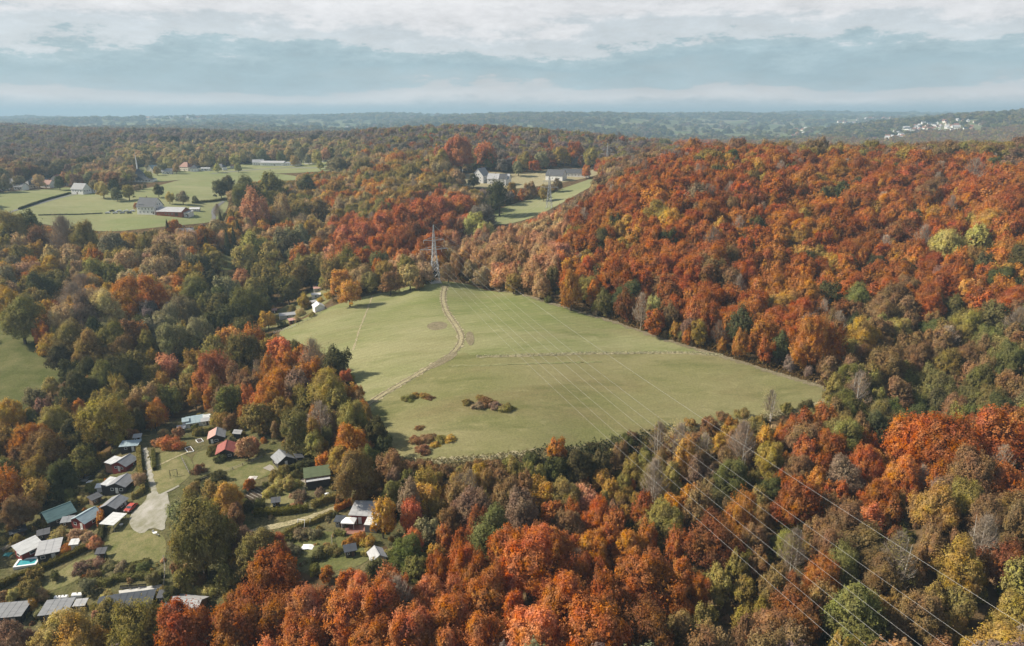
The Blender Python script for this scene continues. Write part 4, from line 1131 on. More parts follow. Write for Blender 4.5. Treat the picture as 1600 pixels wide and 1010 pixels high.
def chimney(roof_o, x, y, z0, z1, s=.5):
    MB().box(x - s / 2, x + s / 2, y - s / 2, y + s / 2, z0, z1).box(x - s / 2 - .08, x + s / 2 + .08, y - s / 2 - .08, y + s / 2 + .08, z1, z1 + .12).build('chimney', plain('chimney_brick', (.22, .10, .07), .9, .2), roof_o)
def house(name, label, cat, px, py, L, W, h, rise, az, wall, roof, kind='gable', wins=(), doors=(), chim=None, group=None, over=.4, annex=None, roof2=None):
    x, y, z = on_ground(px, py)
    t = thing(name, label, cat, (x, y, z), math.radians(az), group)
    wo, ro = shell(t, L, W, h, rise, wall, roof, kind, over, roof2=roof2)
    for w in wins: window(t, w[0], w[1], w[2], w[3], w[4], L, W)
    for d in doors: door(t, d[0], d[1], d[2], d[3], L, W, M_DOORW if len(d) < 5 else M_DOORB)
    if chim: chimney(ro, chim[0], chim[1], h + rise * .4, h + rise + chim[2])
    if annex:
        for (aL, aW, ah, ar, ax, ay, wc, rc, kd) in annex:
            shell(t, aL, aW, ah, ar, wc, rc, kd, .15, name='annex_wall', cx=ax, cy=ay)
    return t
def row_wins(face, n, span, z, w=1.1, hh=1.3): return [(face, -span / 2 + span * (i + .5) / n, z, w, hh) for i in range(n)]

# --- the farm on the plateau
farm = house('farmhouse', 'white farmhouse with steep dark slate roof on the plateau field', 'house', 236, 333, 17, 12, 6.4, 6.6, -12, 'white', 'slate', wins=row_wins('S', 5, 16, 3.6) + row_wins('S', 4, 15, .9) + row_wins('E', 3, 9, 3.6) + row_wins('E', 2, 6, 7.2) + row_wins('W', 3, 9, 3.6), doors=[('S', 7.2, 1.2, 2.2, 1)], chim=(-3, 1, 1.2), over=.6)
shell(farm, 5, 3.2, 7.6, 1.2, 'white', 'slate', 'mono', .2, name='dormer_wall', cx=-4.5, cy=-3.6)
house('barn', 'long red brick barn with pale sheet roof beside the farmhouse', 'barn', 272, 336, 23, 13, 3.6, 3.0, -10, 'brick', 'light', wins=row_wins('S', 3, 9, 1.2, 1.6, 1.0) + row_wins('W', 2, 6, 1.2), doors=[('S', 7, 3.0, 2.8, 1)], over=.5)
house('stable', 'white walled stable at the end of the brick barn', 'barn', 291, 338, 10, 7, 3.4, .9, -10, 'white', 'light', 'mono', wins=row_wins('S', 3, 8, 1.3), doors=[('S', 4, 1.1, 2.1, 1)])
house('shed', 'low white greenhouse shed on the field behind the barn', 'shed', 305, 330, 8, 4, 2.0, 1.2, 10, 'pale', 'white', wins=row_wins('S', 4, 7, .8, 1.2, .9))
house('house', 'pale gabled house half hidden by conifers below the farm', 'house', 296, 374, 15, 9, 4.4, 4.0, 20, 'pale', 'light', wins=row_wins('S', 4, 13, 2.2) + row_wins('E', 2, 5, 2.2), chim=(2, 0, 1))
house('house', 'white house with grey hipped roof beside the field lane', 'house', 128, 303, 15, 10, 5.0, 5.2, -18, 'white', 'grey', wins=row_wins('S', 4, 13, 2.6) + row_wins('E', 3, 8, 2.6) + row_wins('W', 2, 6, 2.6), doors=[('S', 0, 1.2, 2.2, 1)], chim=(3, 0, 1.2))
house('house', 'low pale house joined to trees at the lane end', 'house', 146, 301, 10, 7, 3.0, 2.4, 10, 'white', 'light', wins=row_wins('S', 3, 8, 1.1))
# --- the church with its needle spire
def church():
    x, y, z = on_ground(219, 284)
    t = thing('church', 'tent-roofed church with a tall white needle spire among pale trees', 'church', (x, y, z), math.radians(8))
    MB().box(-7, 16, -7, 7, -1.2, 2.6).build('wall', wallm('white'), t)
    r = MB(); n = 7
    prof = [(1 - k / n, 2.6 + 13.5 * (k / n) ** 1.7) for k in range(n + 1)]
    rings = []
    for f, zz in prof:
        rings.append([(-1 + (-7.6 + 1) * f, -7.6 * f - .01, zz), (-1 + (17.2) * f, -7.6 * f - .01, zz), (-1 + 17.2 * f, 7.6 * f + .01, zz), (-1 - 6.6 * f, 7.6 * f + .01, zz)])
    for a, b in zip(rings[:-1], rings[1:]):
        for k in range(4): r.quad(a[k], a[(k + 1) % 4], b[(k + 1) % 4], b[k])
    ro = r.build('roof', roofm('slate'), t)
    MB().tube((-1, 0, 12), (-1, 0, 19), .95, .75, 8).tube((-1, 0, 19), (-1, 0, 33), .75, .06, 8).build('spire', wallm('white'), t)
    MB().box(-1.06, -.94, -.06, .06, 33, 34.6).box(-1.5, -.5, -.05, .05, 33.8, 33.95).build('cross', M_STEEL, ro)
    for k in range(6): window(t, 'S', -4 + 3.3 * k, .8, 1.6, 1.3, 32, 14)
church()
# --- village row
vill = [(292, 267, 16, 10, 5, 6, -25, 'cream', 'tile', 'cream house with steep tiled roof in the village row'), (305, 268, 12, 9, 4, 5, 100, 'white', 'dark', 'dark roofed house beside the cream village house'),
        (322, 267, 11, 7, 3, 1.2, 5, 'white', 'light', 'low white bungalow at the field edge'), (388, 250, 16, 11, 5, 6, 30, 'white', 'dark', 'white house with very dark pyramid roof above the village'),
        (404, 258, 15, 9, 4, 3.5, 12, 'white', 'light', 'white house with pale roof at the left end of the long hall'), (428, 259, 34, 10, 4.2, 2.2, -8, 'white', 'light', 'long low white hall with pale roof'),
        (458, 259, 22, 9, 3.6, 1.6, -8, 'white', 'grey', 'low white building with grey roof beside the pale tree'), (519, 247, 15, 11, 6, 6, 40, 'pale', 'slate', 'tall grey roofed villa behind bare trees'),
        (62, 288, 15, 10, 4.5, 5, 15, 'white', 'slate', 'slate roofed house at the left village edge'), (90, 286, 12, 9, 4, 4.5, 100, 'pale', 'tile', 'small tiled house beside the dark hedge trees'),
        (20, 292, 13, 9, 4, 4.2, 10, 'white', 'grey', 'grey roofed house nearest the dark forest edge'), (48, 294, 11, 8, 3.6, 4, 80, 'cream', 'dark', 'cream house in the left village'),
        (108, 290, 10, 7, 3, 3, 20, 'white', 'light', 'small white cottage left of the white lane house'), (262, 272, 12, 8, 3.4, 3.4, 15, 'white', 'light', 'white cottage right of the church'), (240, 270, 12, 9, 4.5, 5, 75, 'cream', 'blue', 'pale blue roofed house behind the church'),
        (346, 266, 12, 8, 4, 4, -20, 'white', 'slate', 'slate roofed house between the bungalow and the pyramid-roofed house'), (368, 263, 11, 8, 3.4, 3.4, -10, 'cream', 'tile', 'cream cottage below the pyramid-roofed house'), (484, 256, 12, 8, 4, 4, -15, 'white', 'grey', 'grey roofed house right of the low white building'),
        (505, 253, 11, 8, 3.6, 4, 70, 'white', 'tile', 'tiled white house left of the grey villa'), (538, 252, 12, 9, 4, 4, -20, 'cream', 'slate', 'cream house at the right end of the village street'), (76, 293, 12, 8, 3.6, 4, -15, 'white', 'tile', 'tiled white house behind the field left of the lane house'), (34, 297, 10, 8, 3.4, 3.4, -10, 'white', 'slate', 'small slate roofed house at the left field edge'), (5, 297, 11, 8, 3.6, 3.6, 15, 'white', 'tile', 'tiled house at the far left frame edge')]
for px, py, L, W, h, r, az, wc, rc, lab in vill:
    house('house', lab, 'house', px, py, L, W, h, r, az, wc, rc, 'hip' if 'pyramid' in lab or 'villa' in lab else 'gable', wins=row_wins('S', max(2, int(L / 3.2)), L * .85, 1.3) + row_wins('W', 2, W * .7, 1.3) + (row_wins('S', max(2, int(L / 3.5)), L * .8, 3.6) if h >= 5 else []), doors=[('S', L * .1, 1.2, 2.1, 1)], chim=(L * .2, 0, .9), group='village houses')
# --- white houses on the far slope
house('house', 'tall white house with steep grey roof on the far slope', 'house', 752, 284, 17, 13, 7.0, 7.5, 66, 'white', 'grey', wins=row_wins('S', 4, 14, 4.2) + row_wins('S', 4, 14, 1.2) + row_wins('W', 3, 9, 1.2) + row_wins('W', 3, 9, 4.2) + row_wins('W', 2, 5, 7.6), chim=(3, 0, 1))
house('house', 'wide white house with light roof and dark gable on the far slope', 'house', 780, 287, 24, 11, 5.4, 5.0, -16, 'white', 'light', wins=row_wins('S', 6, 22, 3.0) + row_wins('S', 5, 20, .6) + row_wins('E', 3, 8, 3.0), doors=[('S', 2, 1.4, 2.3, 1)], chim=(-4, 0, 1), annex=[(8, 9, 5.6, 5, 6, -4, 'white', 'dark', 'gable')])
house('shed', 'low white garage shed behind the white houses', 'shed', 712, 272, 16, 8, 3.4, 1.0, 5, 'white', 'light', 'mono', wins=row_wins('S', 2, 8, 1.1), doors=[('S', 5, 2.6, 2.4, 1)])
house('house', 'white gabled house with dark roof at the slope crest', 'house', 869, 281, 20, 13, 5.0, 6.0, -26, 'white', 'dark', wins=row_wins('S', 4, 16, 1.4) + row_wins('W', 3, 9, 1.4) + row_wins('W', 2, 5, 5.0), chim=(4, 0, 1))
house('house', 'long half-timbered house with dark roof beyond the crest house', 'house', 900, 276, 30, 9, 4.0, 4.4, -14, 'white', 'dark', wins=row_wins('S', 7, 27, 1.3) + row_wins('E', 2, 6, 1.3), chim=(-6, 0, 1))

# --- allotment huts
G1 = 'allotment huts'
house('garden_hut', 'small hut with flat grey-green roof at the dark wood edge', 'hut', 205, 703, 5.2, 3.2, 2.2, .3, 10, 'dark', 'blue', 'mono', wins=[('S', -1, 1.0, .9, .8)], doors=[('S', 1.2, .8, 1.9)], group=G1)
house('garden_hut', 'red walled hut with grey gable roof and pale lean-to', 'hut', 196, 731, 5.0, 5.2, 2.2, 1.3, 78, 'red', 'grey', wins=[('W', -1, .9, 1.0, .8), ('W', 1.2, .9, 1.0, .8), ('S', 1, .9, .9, .8)], doors=[('W', .1, .8, 1.9)], group=G1, annex=[(4.4, 2.6, 2.0, .35, 0, 4.1, 'brown', 'white', 'mono')], roof2='light')
house('garden_hut', 'dark fronted hut with ribbed grey gable roof and white side roof', 'hut', 192, 764, 5.4, 5.4, 2.4, 1.1, 86, 'dark', 'grey', wins=[('W', -1.4, .9, 1.1, .9), ('W', 1.4, .9, 1.0, .9)], doors=[('W', 0, .9, 1.9)], group=G1, annex=[(4.6, 2.2, 2.2, .3, 0, 3.95, 'dark', 'white', 'mono')])
house('tool_shed', 'tiny white box shed beside the ribbed-roof hut', 'shed', 158, 768, 1.7, 1.5, 1.8, .25, 15, 'white', 'white', 'mono', doors=[('S', 0, .7, 1.6)], group=G1)
house('garden_hut', 'grey gabled hut joined to a white carport by the gravel yard', 'hut', 180, 797, 5.2, 4.6, 2.3, 1.0, 84, 'dark', 'grey', wins=[('N', 0, 1.0, 1.0, .8), ('S', 0, 1.0, 1.0, .8)], doors=[('S', 1.6, .8, 1.9)], group=G1)
house('garden_hut', 'dark red hut with blue-grey gable roof and white window', 'hut', 137, 818, 5.4, 5.2, 2.3, 1.3, 70, 'red', 'blue', wins=[('W', 1.1, .9, 1.1, .9), ('S', 0, .9, 1.0, .9)], doors=[('W', -1.2, .9, 1.9)], group=G1)
house('garden_hut', 'dark hut with big teal gable roof under the wood', 'hut', 92, 812, 6.8, 6.4, 2.2, 1.8, 52, 'dark', 'teal', wins=[('S', -1, .9, 1.0, .8)], doors=[('S', 1.6, .8, 1.9)], group=G1)
house('tool_shed', 'grey shed roof in the deep shade left of the teal hut', 'shed', 64, 788, 4.0, 2.6, 1.9, .35, 12, 'dark', 'light', 'mono', doors=[('S', 0, .8, 1.7, 1)], group=G1)
house('garden_hut', 'hut with long pale glasshouse roof beside the pool', 'hut', 47, 866, 5.2, 3.8, 2.2, 1.0, 58, 'red', 'white', 'mono', wins=[('W', 0, .9, 1.6, .9), ('S', 0, .9, 1.4, .9)], doors=[('S', 1.8, .8, 1.9)], group=G1)
house('garden_hut', 'dark timber hut with sloping grey roof beside the swimming pool', 'hut', 80, 868, 4.8, 5.0, 2.3, .7, 22, 'dark', 'light', 'mono', wins=[('S', -1.2, .9, 1.1, .9)], doors=[('S', 1.2, .9, 1.9)], group=G1)
house('tool_shed', 'small white upright shed behind the long hedge', 'shed', 119, 858, 1.6, 1.4, 2.0, .3, 10, 'white', 'white', 'mono', doors=[('S', 0, .7, 1.7)], group=G1)
house('garden_hut', 'flat grey roofed hut cut by the left frame edge', 'hut', 12, 968, 8.6, 4.4, 2.4, .3, 8, 'dark', 'grey', 'mono', wins=[('S', 0, .9, 1.4, .9)], doors=[('S', 2.6, .9, 1.9)], group=G1)
house('garden_hut', 'flat grey roofed hut behind the white water tanks', 'hut', 92, 962, 5.6, 4.4, 2.3, .3, 10, 'dark', 'grey', 'mono', wins=[('S', -1, .9, 1.2, .9)], doors=[('S', 1.4, .9, 1.9)], group=G1)
house('tool_shed', 'little pale roofed shed right of the water tanks', 'shed', 128, 952, 2.0, 1.5, 1.7, .25, 8, 'brown', 'light', 'mono', doors=[('S', 0, .7, 1.6)], group=G1)
house('garden_hut', 'wide slate grey hut with a roof light behind dark benches', 'hut', 208, 955, 8.8, 5.4, 2.4, .5, 12, 'dark', 'slate', 'mono', wins=[('S', -2, .9, 1.3, .9), ('S', 1, .9, 1.3, .9)], doors=[('S', 3, .9, 1.9)], group=G1)
house('garden_hut', 'light grey gabled hut at the edge of the red wood', 'hut', 296, 955, 6.4, 5.0, 2.2, 1.2, -8, 'timber', 'light', wins=[('S', -1, .9, 1.2, .8), ('S', 1.4, .9, 1.0, .8)], doors=[('W', 0, .8, 1.9)], group=G1, annex=[(1.8, 3.4, 1.9, .3, -4.4, 0, 'dark', 'dark', 'mono')])
house('garden_hut', 'pale blue and white summer house at the top of the gardens', 'hut', 306, 666, 5.6, 4.2, 2.3, .8, 25, 'white', 'blue', 'mono', wins=[('S', -1.4, .8, 1.2, 1.1), ('S', .6, .8, 1.2, 1.1), ('W', 0, .8, 1.2, 1.1)], doors=[('S', 2.1, .9, 1.9)], group=G1, annex=[(2.2, 2.6, 2.9, .5, -3.2, 0, 'white', 'blue', 'mono'), (2.0, 2.4, 2.6, .5, 3.9, .6, 'white', 'white', 'mono')])
house('garden_hut', 'dark hut with rose and grey gable roof above the red-roofed hut', 'hut', 340, 688, 5.8, 5.0, 2.2, 1.2, 108, 'dark', 'grey', wins=[('W', 0, .9, 1.2, .8)], doors=[('W', 1.4, .8, 1.9)], group=G1, roof2='pink')
house('garden_hut', 'dark timber hut with bright dusty red roof and porch', 'hut', 355, 711, 6.2, 5.2, 2.3, 1.3, 106, 'dark', 'red', wins=[('W', -1.2, .9, 1.1, .8), ('N', 0, .9, 1.1, .8)], doors=[('W', 1, .8, 1.9)], group=G1, over=.5)
house('garden_hut', 'hut with plain dark grey gable roof beside the striped deck', 'hut', 443, 724, 5.2, 5.0, 2.0, 1.5, 128, 'dark', 'grey', wins=[('N', 0, .9, 1.0, .8)], doors=[('W', 0, .8, 1.9)], group=G1)
house('garden_hut', 'flat planted-roof hut with grey awning under the bronze trees', 'hut', 496, 750, 6.8, 5.0, 2.5, .35, 18, 'timber', 'green', 'mono', wins=[('S', -1.6, .7, 1.4, 1.3), ('S', .6, .7, 1.4, 1.3), ('W', 0, .8, 1.6, 1.1)], doors=[('S', 2.4, .9, 2.0)], group=G1, annex=[(6.4, 2.2, 2.3, -.5, .2, -3.75, 'dark', 'light', 'mono')])
house('garden_hut', 'red and white hut with broad pale metal roof and terrace', 'hut', 571, 810, 6.4, 5.4, 2.6, .7, -6, 'red', 'light', 'mono', wins=[('S', -2, .9, 1.0, 1.1), ('W', 1, .9, 1.2, 1.1)], doors=[('S', -.6, .9, 2.0), ('W', -1.4, .9, 2.0)], group=G1, annex=[(3.0, 5.0, 2.2, .4, 3.4, -3.9, 'grey', 'white', 'mono')])
house('tool_shed', 'small shed with lavender-grey gable roof beside the green oaks', 'shed', 590, 877, 3.6, 3.2, 1.9, 1.0, 118, 'pale', 'light', doors=[('W', 0, .8, 1.7)], wins=[('N', 0, .8, .8, .7)], group=G1)
G2 = 'sheds in the upper garden strip'
for px, py, L, W, h, r, az, wc, rc, kd, lab in [(498, 485, 6.4, 5.2, 2.6, 1.6, 118, 'white', 'white', 'gable', 'bright white gabled summer house at the meadow fence'), (494, 465, 5.0, 3.2, 2.0, .3, 12, 'white', 'white', 'mono', 'small white flat shed above the summer house'),
        (487, 478, 6.5, 2.4, 2.2, .3, 52, 'grey', 'light', 'mono', 'narrow grey lean-to behind the white summer house'), (505, 450, 7.0, 3.6, 2.4, .4, 8, 'dark', 'slate', 'mono', 'dark flat hut at the top of the garden strip'), (497, 455, 5.0, 4.0, 2.1, .4, 20, 'pale', 'pink', 'mono', 'dusty pink roofed shed below the dark flat hut'),
        (449, 497, 8.0, 4.6, 2.2, .8, 24, 'pale', 'light', 'gable', 'pale roofed hut behind the golden tree'), (458, 505, 4.0, 3.0, 1.9, .3, 30, 'brown', 'pink', 'mono', 'low weathered shed at the meadow corner'), (425, 490, 5.5, 2.6, 2.1, .3, 14, 'brown', 'pink', 'mono', 'faded red roof half behind the golden tree'), (393, 524, 3.0, 2.0, 1.8, .3, 10, 'dark', 'white', 'mono', 'tiny white roof in the dark hedge by the meadow corner')]:
    house('garden_hut', lab, 'hut', px, py, L, W, h, r, az, wc, rc, kd, wins=[('S', 0, .8, 1.1, .9)], doors=[('S', L * .3, .8, 1.8)], group=G2)

EXTRA = [(112, 748, 2.4, 1.8, 20, 'dark', 'slate', 'dark little shed deepest in the shaded plots'), (150, 786, 2.6, 2.0, 60, 'timber', 'dark', 'timber shed between the teal and red huts'), (108, 822, 2.6, 1.8, 15, 'brown', 'grey', 'brown lean-to beside the teal-roofed hut'),
         (70, 842, 2.4, 1.8, 30, 'dark', 'dark', 'black-roofed shed above the pool hut'), (30, 838, 3.4, 2.2, 40, 'dark', 'slate', 'slate shed under the left wood'), (160, 872, 1.8, 1.4, 10, 'green', 'dark', 'green tool box shed at the hedge end'), (40, 960, 2.2, 1.8, 10, 'brown', 'dark', 'dark shed between the two flat huts'),
         (166, 950, 2.2, 1.6, 12, 'timber', 'slate', 'small slate shed left of the wide grey hut'), (258, 940, 2.0, 1.6, 8, 'dark', 'dark', 'dark shed right of the wide grey hut'), (322, 664, 2.4, 1.8, 25, 'white', 'light', 'white shed right of the pale blue summer house'), (372, 684, 2.6, 2.0, 100, 'dark', 'light', 'pale roofed shed right of the rose-roofed hut'),
         (284, 676, 2.2, 1.6, 20, 'grey', 'light', 'grey shed left of the pale blue summer house'), (378, 714, 2.2, 1.8, 105, 'dark', 'slate', 'dark shed at the right of the red-roofed hut'), (468, 722, 2.4, 1.8, 120, 'dark', 'dark', 'black shed right of the grey gabled hut'), (520, 738, 2.4, 2.0, 15, 'timber', 'pink', 'timber shed at the right of the planted-roof hut'),
         (532, 822, 2.0, 1.6, -5, 'grey', 'slate', 'slate shed left of the white pavilion'), (548, 868, 2.4, 1.8, 20, 'dark', 'slate', 'dark shed in the shaded lower garden'), (432, 792, 1.8, 1.4, 15, 'dark', 'dark', 'dark compost shed in the orchard'), (392, 764, 1.8, 1.4, 30, 'timber', 'slate', 'tool shed beside the vegetable plot'), (216, 690, 2.0, 1.4, 15, 'blue', 'light', 'small blue shed at the top of the gravel lane')]
for px, py, L, W, az, wc, rc, lab in EXTRA:
    house('tool_shed', lab, 'shed', px, py, L, W, 1.9, .35, az, wc, rc, 'mono', wins=[('S', -L * .25, .9, .6, .6)], doors=[('S', L * .22, .7, 1.7, 1)], group='small garden sheds')

# ------------------------------------------------------------------ garden ground, paths
def px_patch(name, label, s, mat, lift, step=2.0, smooth=2): return patch(name, label, world_poly(pp(s)), mat, lift, step, smooth, wob=.12)
px_patch('lawn', 'sunlit lawn in front of the gravel yard', "160,838 200,826 258,834 262,866 250,880 200,884 160,872", M_LAWN, .12)
px_patch('lawn', 'lawn strip between two clipped hedges', "60,918 110,880 160,862 160,880 120,908 80,925", M_LAWN, .12)
px_patch('lawn', 'large lawn beside the hedge path with a swing frame', "232,720 262,704 296,712 306,738 270,768 236,776 230,750", M_LAWN, .12)
px_patch('lawn', 'lawn in front of the red-roofed hut', "296,712 330,700 345,722 400,720 370,740 315,752", M_LAWN, .13)
px_patch('lawn', 'bright lawn above the vegetable beds', "330,752 390,718 450,705 440,735 400,752 360,765", M_LAWN, .14)
px_patch('lawn', 'orchard grass beside the long yellow hedge', "396,785 420,755 470,750 480,790 440,800 400,800", M_LAWN, .13)
px_patch('lawn', 'long grass below the red and white hut', "430,860 470,830 560,835 590,862 560,890 480,895", M_DARKGRASS, .12)
px_patch('yard', 'pale gravel parking yard among the huts', "200,816 208,800 226,786 232,770 248,774 262,768 264,786 272,798 258,812 259,832 236,824 222,836 206,828", M_GRAVEL, .15, 1.5, 1)
px_patch('path', 'dark tarmac patch below the lawn', "186,924 252,914 254,920 186,931", M_CONC, .15, 1.5, 0)
ribbon('path', 'narrow gravel lane running up beside the tall hedge', pp("246,790 240,765 234,740 230,715 226,700"), 1.5, M_GRAVEL, .17)
ribbon('path', 'footpath across the top lawns', pp("232,735 262,722 300,705"), .9, M_DRY, .18, .1)
ribbon('path', 'pale footpath from the gravel yard to the orchard', pp("236,782 260,770 280,760"), 1.0, M_GRAVEL, .19, .1)
ribbon('path', 'grassy garden track between hedges', pp("372,838 410,826 450,820 490,808 525,795 560,780"), 2.2, M_DRY, .16)
ribbon('path', 'small garden path to the planted-roof hut', pp("478,795 476,775 474,760 486,752"), .8, M_DRY, .17, .1)
ribbon('path', 'red paved terrace before the red hut', pp("540,832 560,828 585,822"), 3.4, plain('terrace_paving', (.24, .12, .09), .9, .25), .2, .05)
# --- meadow track
TRACK = "566,640 590,622 620,604 655,584 685,566 706,554 718,540 722,528 716,514 706,500 698,488 693,474 692,460 696,447"
def offset_line(px_line, off):
    P = np.array([on_ground(*p)[:2] for p in px_line]); T = np.gradient(P, axis=0); T /= np.hypot(*T.T)[:, None]
    return [tuple(q) for q in P + np.stack([T[:, 1], -T[:, 0]], 1) * off]
ribbon('path', 'dry grass field track winding up the meadow to the pylon', pp(TRACK), 3.4, M_DRY, .20, .9)
ribbon('path', 'outer worn wheel rut of the meadow track', None, .6, M_SOIL, .25, .22, world=offset_line(pp(TRACK), 1.05))
ribbon('path', 'inner worn wheel rut of the meadow track', None, .6, M_SOIL, .25, .22, world=offset_line(pp(TRACK), -1.05))
px_patch('path', 'trampled pale earth where the meadow track bends', "660,580 690,562 712,548 716,556 700,566 680,576", M_SOIL, .22)
px_patch('path', 'bare reddish earth patch beside the track bend', "728,520 738,518 742,536 734,542 728,534", M_SOIL, .21)
px_patch('path', 'worn brown patch in the upper meadow', "664,510 680,502 700,505 698,514 676,518", M_SOIL, .13)
ribbon('path', 'faint wheel marks across the left meadow', pp("552,548 560,520 568,500 576,480 582,462"), .8, M_DRY, .19, .3)
ribbon('path', 'mown bare strip below the long grass bank', pp("700,573 780,572 860,569 940,566"), 1.2, M_MEADOW, .24, .7)
ribbon('path', 'pale dry strip beneath the long grass bank', pp("744,559 800,558 860,556 920,553 980,553 1040,552 1080,553 1130,557"), 1.6, M_DRY, .22, .6)
ribbon('path', 'dry verge along the lower meadow rim', pp("620,722 700,722 820,711 900,703 1000,681 1100,665 1200,650 1285,636 1302,614"), 2.2, M_DRY, .20, .9)
ribbon('path', 'leaf-strewn verge along the red wood edge', pp("760,448 830,466 900,487 960,503 1060,539 1140,560 1230,589 1300,612"), 3.0, M_SOIL, .20, 1.2)
ribbon('road', 'pale lane crossing the farm fields', pp("-20,345 20,331 60,319 90,310 118,304"), 3.6, M_ASPHALT, .22, .1)
ribbon('road', 'village street in front of the white hall', pp("330,272 400,265 450,262 500,263 545,258"), 5.0, M_ASPHALT, .3, .1)
ribbon('road', 'curving drive below the farm', pp("330,350 335,340 332,330 340,322 350,315"), 3.2, M_ASPHALT, .3, .1)

# ------------------------------------------------------------------ hedges and rough grass
def leafy(name, label, cat, world_line, width, height, tint, dens=46, size=.15, kind=None, core=True, group=None, ragged=.25):
    P = np.array(world_line, float)
    d = np.concatenate([[0], np.cumsum(np.hypot(*np.diff(P, axis=0).T))]); Ln = d[-1]
    rng = np.random.default_rng(int(abs(P[0, 0]) * 37 + Ln * 11))
    n = int(Ln * (2 * height + width) * dens)
    s = rng.uniform(0, Ln, n)
    cx, cy = np.interp(s, d, P[:, 0]), np.interp(s, d, P[:, 1])
    seg = np.clip(np.searchsorted(d, s) - 1, 0, len(P) - 2)
    T = np.diff(P, axis=0); T /= np.hypot(*T.T)[:, None]; T = T[seg]
    R = np.stack([T[:, 1], -T[:, 0]], 1)
    hv = height * (1 + ragged * .5 * np.sin(s * 1.7 + 1) * np.sin(s * .53) + ragged * .3 * np.sin(s * 4.1))
    q = rng.uniform(0, 2 * height + width, n)
    side = np.where(q < height, -1, np.where(q < 2 * height, 1, 0))
    off = np.where(side == 0, rng.uniform(-.5, .5, n) * width, side * width * .5 * rng.uniform(.8, 1.15, n))
    z = np.where(side == 0, hv * rng.uniform(.88, 1.06, n), hv * rng.uniform(0, 1, n))
    X, Y = cx + R[:, 0] * off, cy + R[:, 1] * off
    Z = terrain(X, Y) + z
    nr = np.stack([R[:, 0] * side, R[:, 1] * side, (side == 0) * 1.0 + .3], 1) + rng.normal(size=(n, 3)) * .55
    nr /= np.linalg.norm(nr, axis=1)[:, None]
    V, F = leaf_quads(np.stack([X, Y, Z], 1), nr, size, rng)
    if core:        # the dense inside of the growth
        m = max(2, int(Ln / 1.0)); ss = np.linspace(0, Ln, m + 1)
        c = np.stack([np.interp(ss, d, P[:, 0]), np.interp(ss, d, P[:, 1])], 1); tg = np.gradient(c, axis=0); tg /= np.hypot(*tg.T)[:, None] + 1e-9
        rr = np.stack([tg[:, 1], -tg[:, 0]], 1) * width * .36; zb = terrain(c[:, 0], c[:, 1])
        ring = np.stack([np.column_stack([c - rr, zb - .2]), np.column_stack([c - rr, zb + height * .78]), np.column_stack([c + rr, zb + height * .78]), np.column_stack([c + rr, zb - .2])], 1).reshape(-1, 3)
        k = (np.arange(m)[:, None] * 4 + np.arange(3)[None]).ravel(); b0 = len(V)
        V = np.concatenate([V, ring]); F = np.concatenate([F, np.stack([k, k + 1, k + 5, k + 4], 1) + b0])
    o = bpy.data.objects.new(name, fast_mesh(name, V, F, [M_LEAF])); COL.objects.link(o)
    o['tint'] = [float(c) for c in tint]
    return tag(o, label, cat, group, kind)
def hedge(label, s, width, height, tint, **k):
    return leafy('hedge', label, 'hedge', [on_ground(*p)[:2] for p in pp(s)], width, height, TINT[tint] if isinstance(tint, str) else tint, group='garden hedges', **k)
hedge('long clipped bronze hedge climbing from the frame edge past the pool', "-20,930 30,905 70,890 110,872 152,852", 1.3, 1.8, (.12, .095, .025))
hedge('second bronze hedge below the long clipped one', "-20,945 20,930 45,918", 1.1, 1.5, 'W')
hedge('tall green hedge beside the gravel lane', "217,705 219,735 224,772 206,781", 1.2, 1.9, 'V')
hedge('short hedge block along the lane opposite the huts', "240,708 242,736", 1.0, 1.6, (.13, .12, .04))
hedge('low dark hedge below the sunlit lawn', "158,888 190,891 222,884 234,880", 1.2, 1.2, 'E')
hedge('dark green hedge in front of the tarmac patch', "140,912 170,916 176,908 230,904 254,902", 1.4, 1.6, 'E')
hedge('thin hedge along the lawn bottom', "186,886 210,884 234,876", .6, .9, 'D')
hedge('orange column hedge beside the dark red hut', "160,803 157,824", 1.4, 2.6, 'O')
hedge('dark hedge running down from the orange column hedge', "160,826 157,848", 1.2, 1.7, 'D')
hedge('long yellow-topped hedge below the orchard', "398,806 420,806 450,803 482,798", 1.5, 2.0, (.15, .13, .03))
hedge('dark clipped hedge right of the orchard path', "488,794 505,786 530,780", 1.4, 2.0, 'V')
hedge('hedge along the garden track below the orchard', "446,836 466,826 490,818 522,804", 1.1, 1.4, 'V')
hedge('rust brown beech hedge behind the red hut', "524,800 545,790 556,788", 1.2, 1.8, 'O')
hedge('brown hedge running up from the red hut', "556,787 576,778 596,770", 1.0, 1.4, 'B')
hedge('round-topped hedge behind the rose-roofed hut', "302,682 320,676 342,670 360,672", 1.3, 1.6, 'V')
hedge('brown hedge between the two red-roofed huts', "326,703 345,696 362,694", .9, 1.1, 'B')
hedge('dark hedge line below the lawn with the swing', "305,755 330,745 345,738", .8, 1.0, 'D')
hedge('dark green hedge beside the planted-roof hut', "450,738 470,730 496,726", 1.4, 1.8, 'D')
hedge('small hedge before the white pavilion', "524,835 540,838", 1.2, 1.2, 'E')
hedge('field hedge along the farm lane', "30,328 70,314 110,303", 2.0, 1.6, (.05, .055, .03), dens=8, size=.3)
hedge('straggling hedge left of the parked vehicles', "60,337 100,336 140,335 160,334", 1.2, .9, (.06, .06, .035), dens=6, size=.25)
hedge('hedge behind the farm between the two fields', "300,318 330,316 355,312", 2.0, 2.0, 'E', dens=8, size=.3)
hedge('hedgerow along the sloping field', "700,330 780,318 810,314 840,308 870,298", 3.0, 3.0, 'W', dens=6, size=.4)
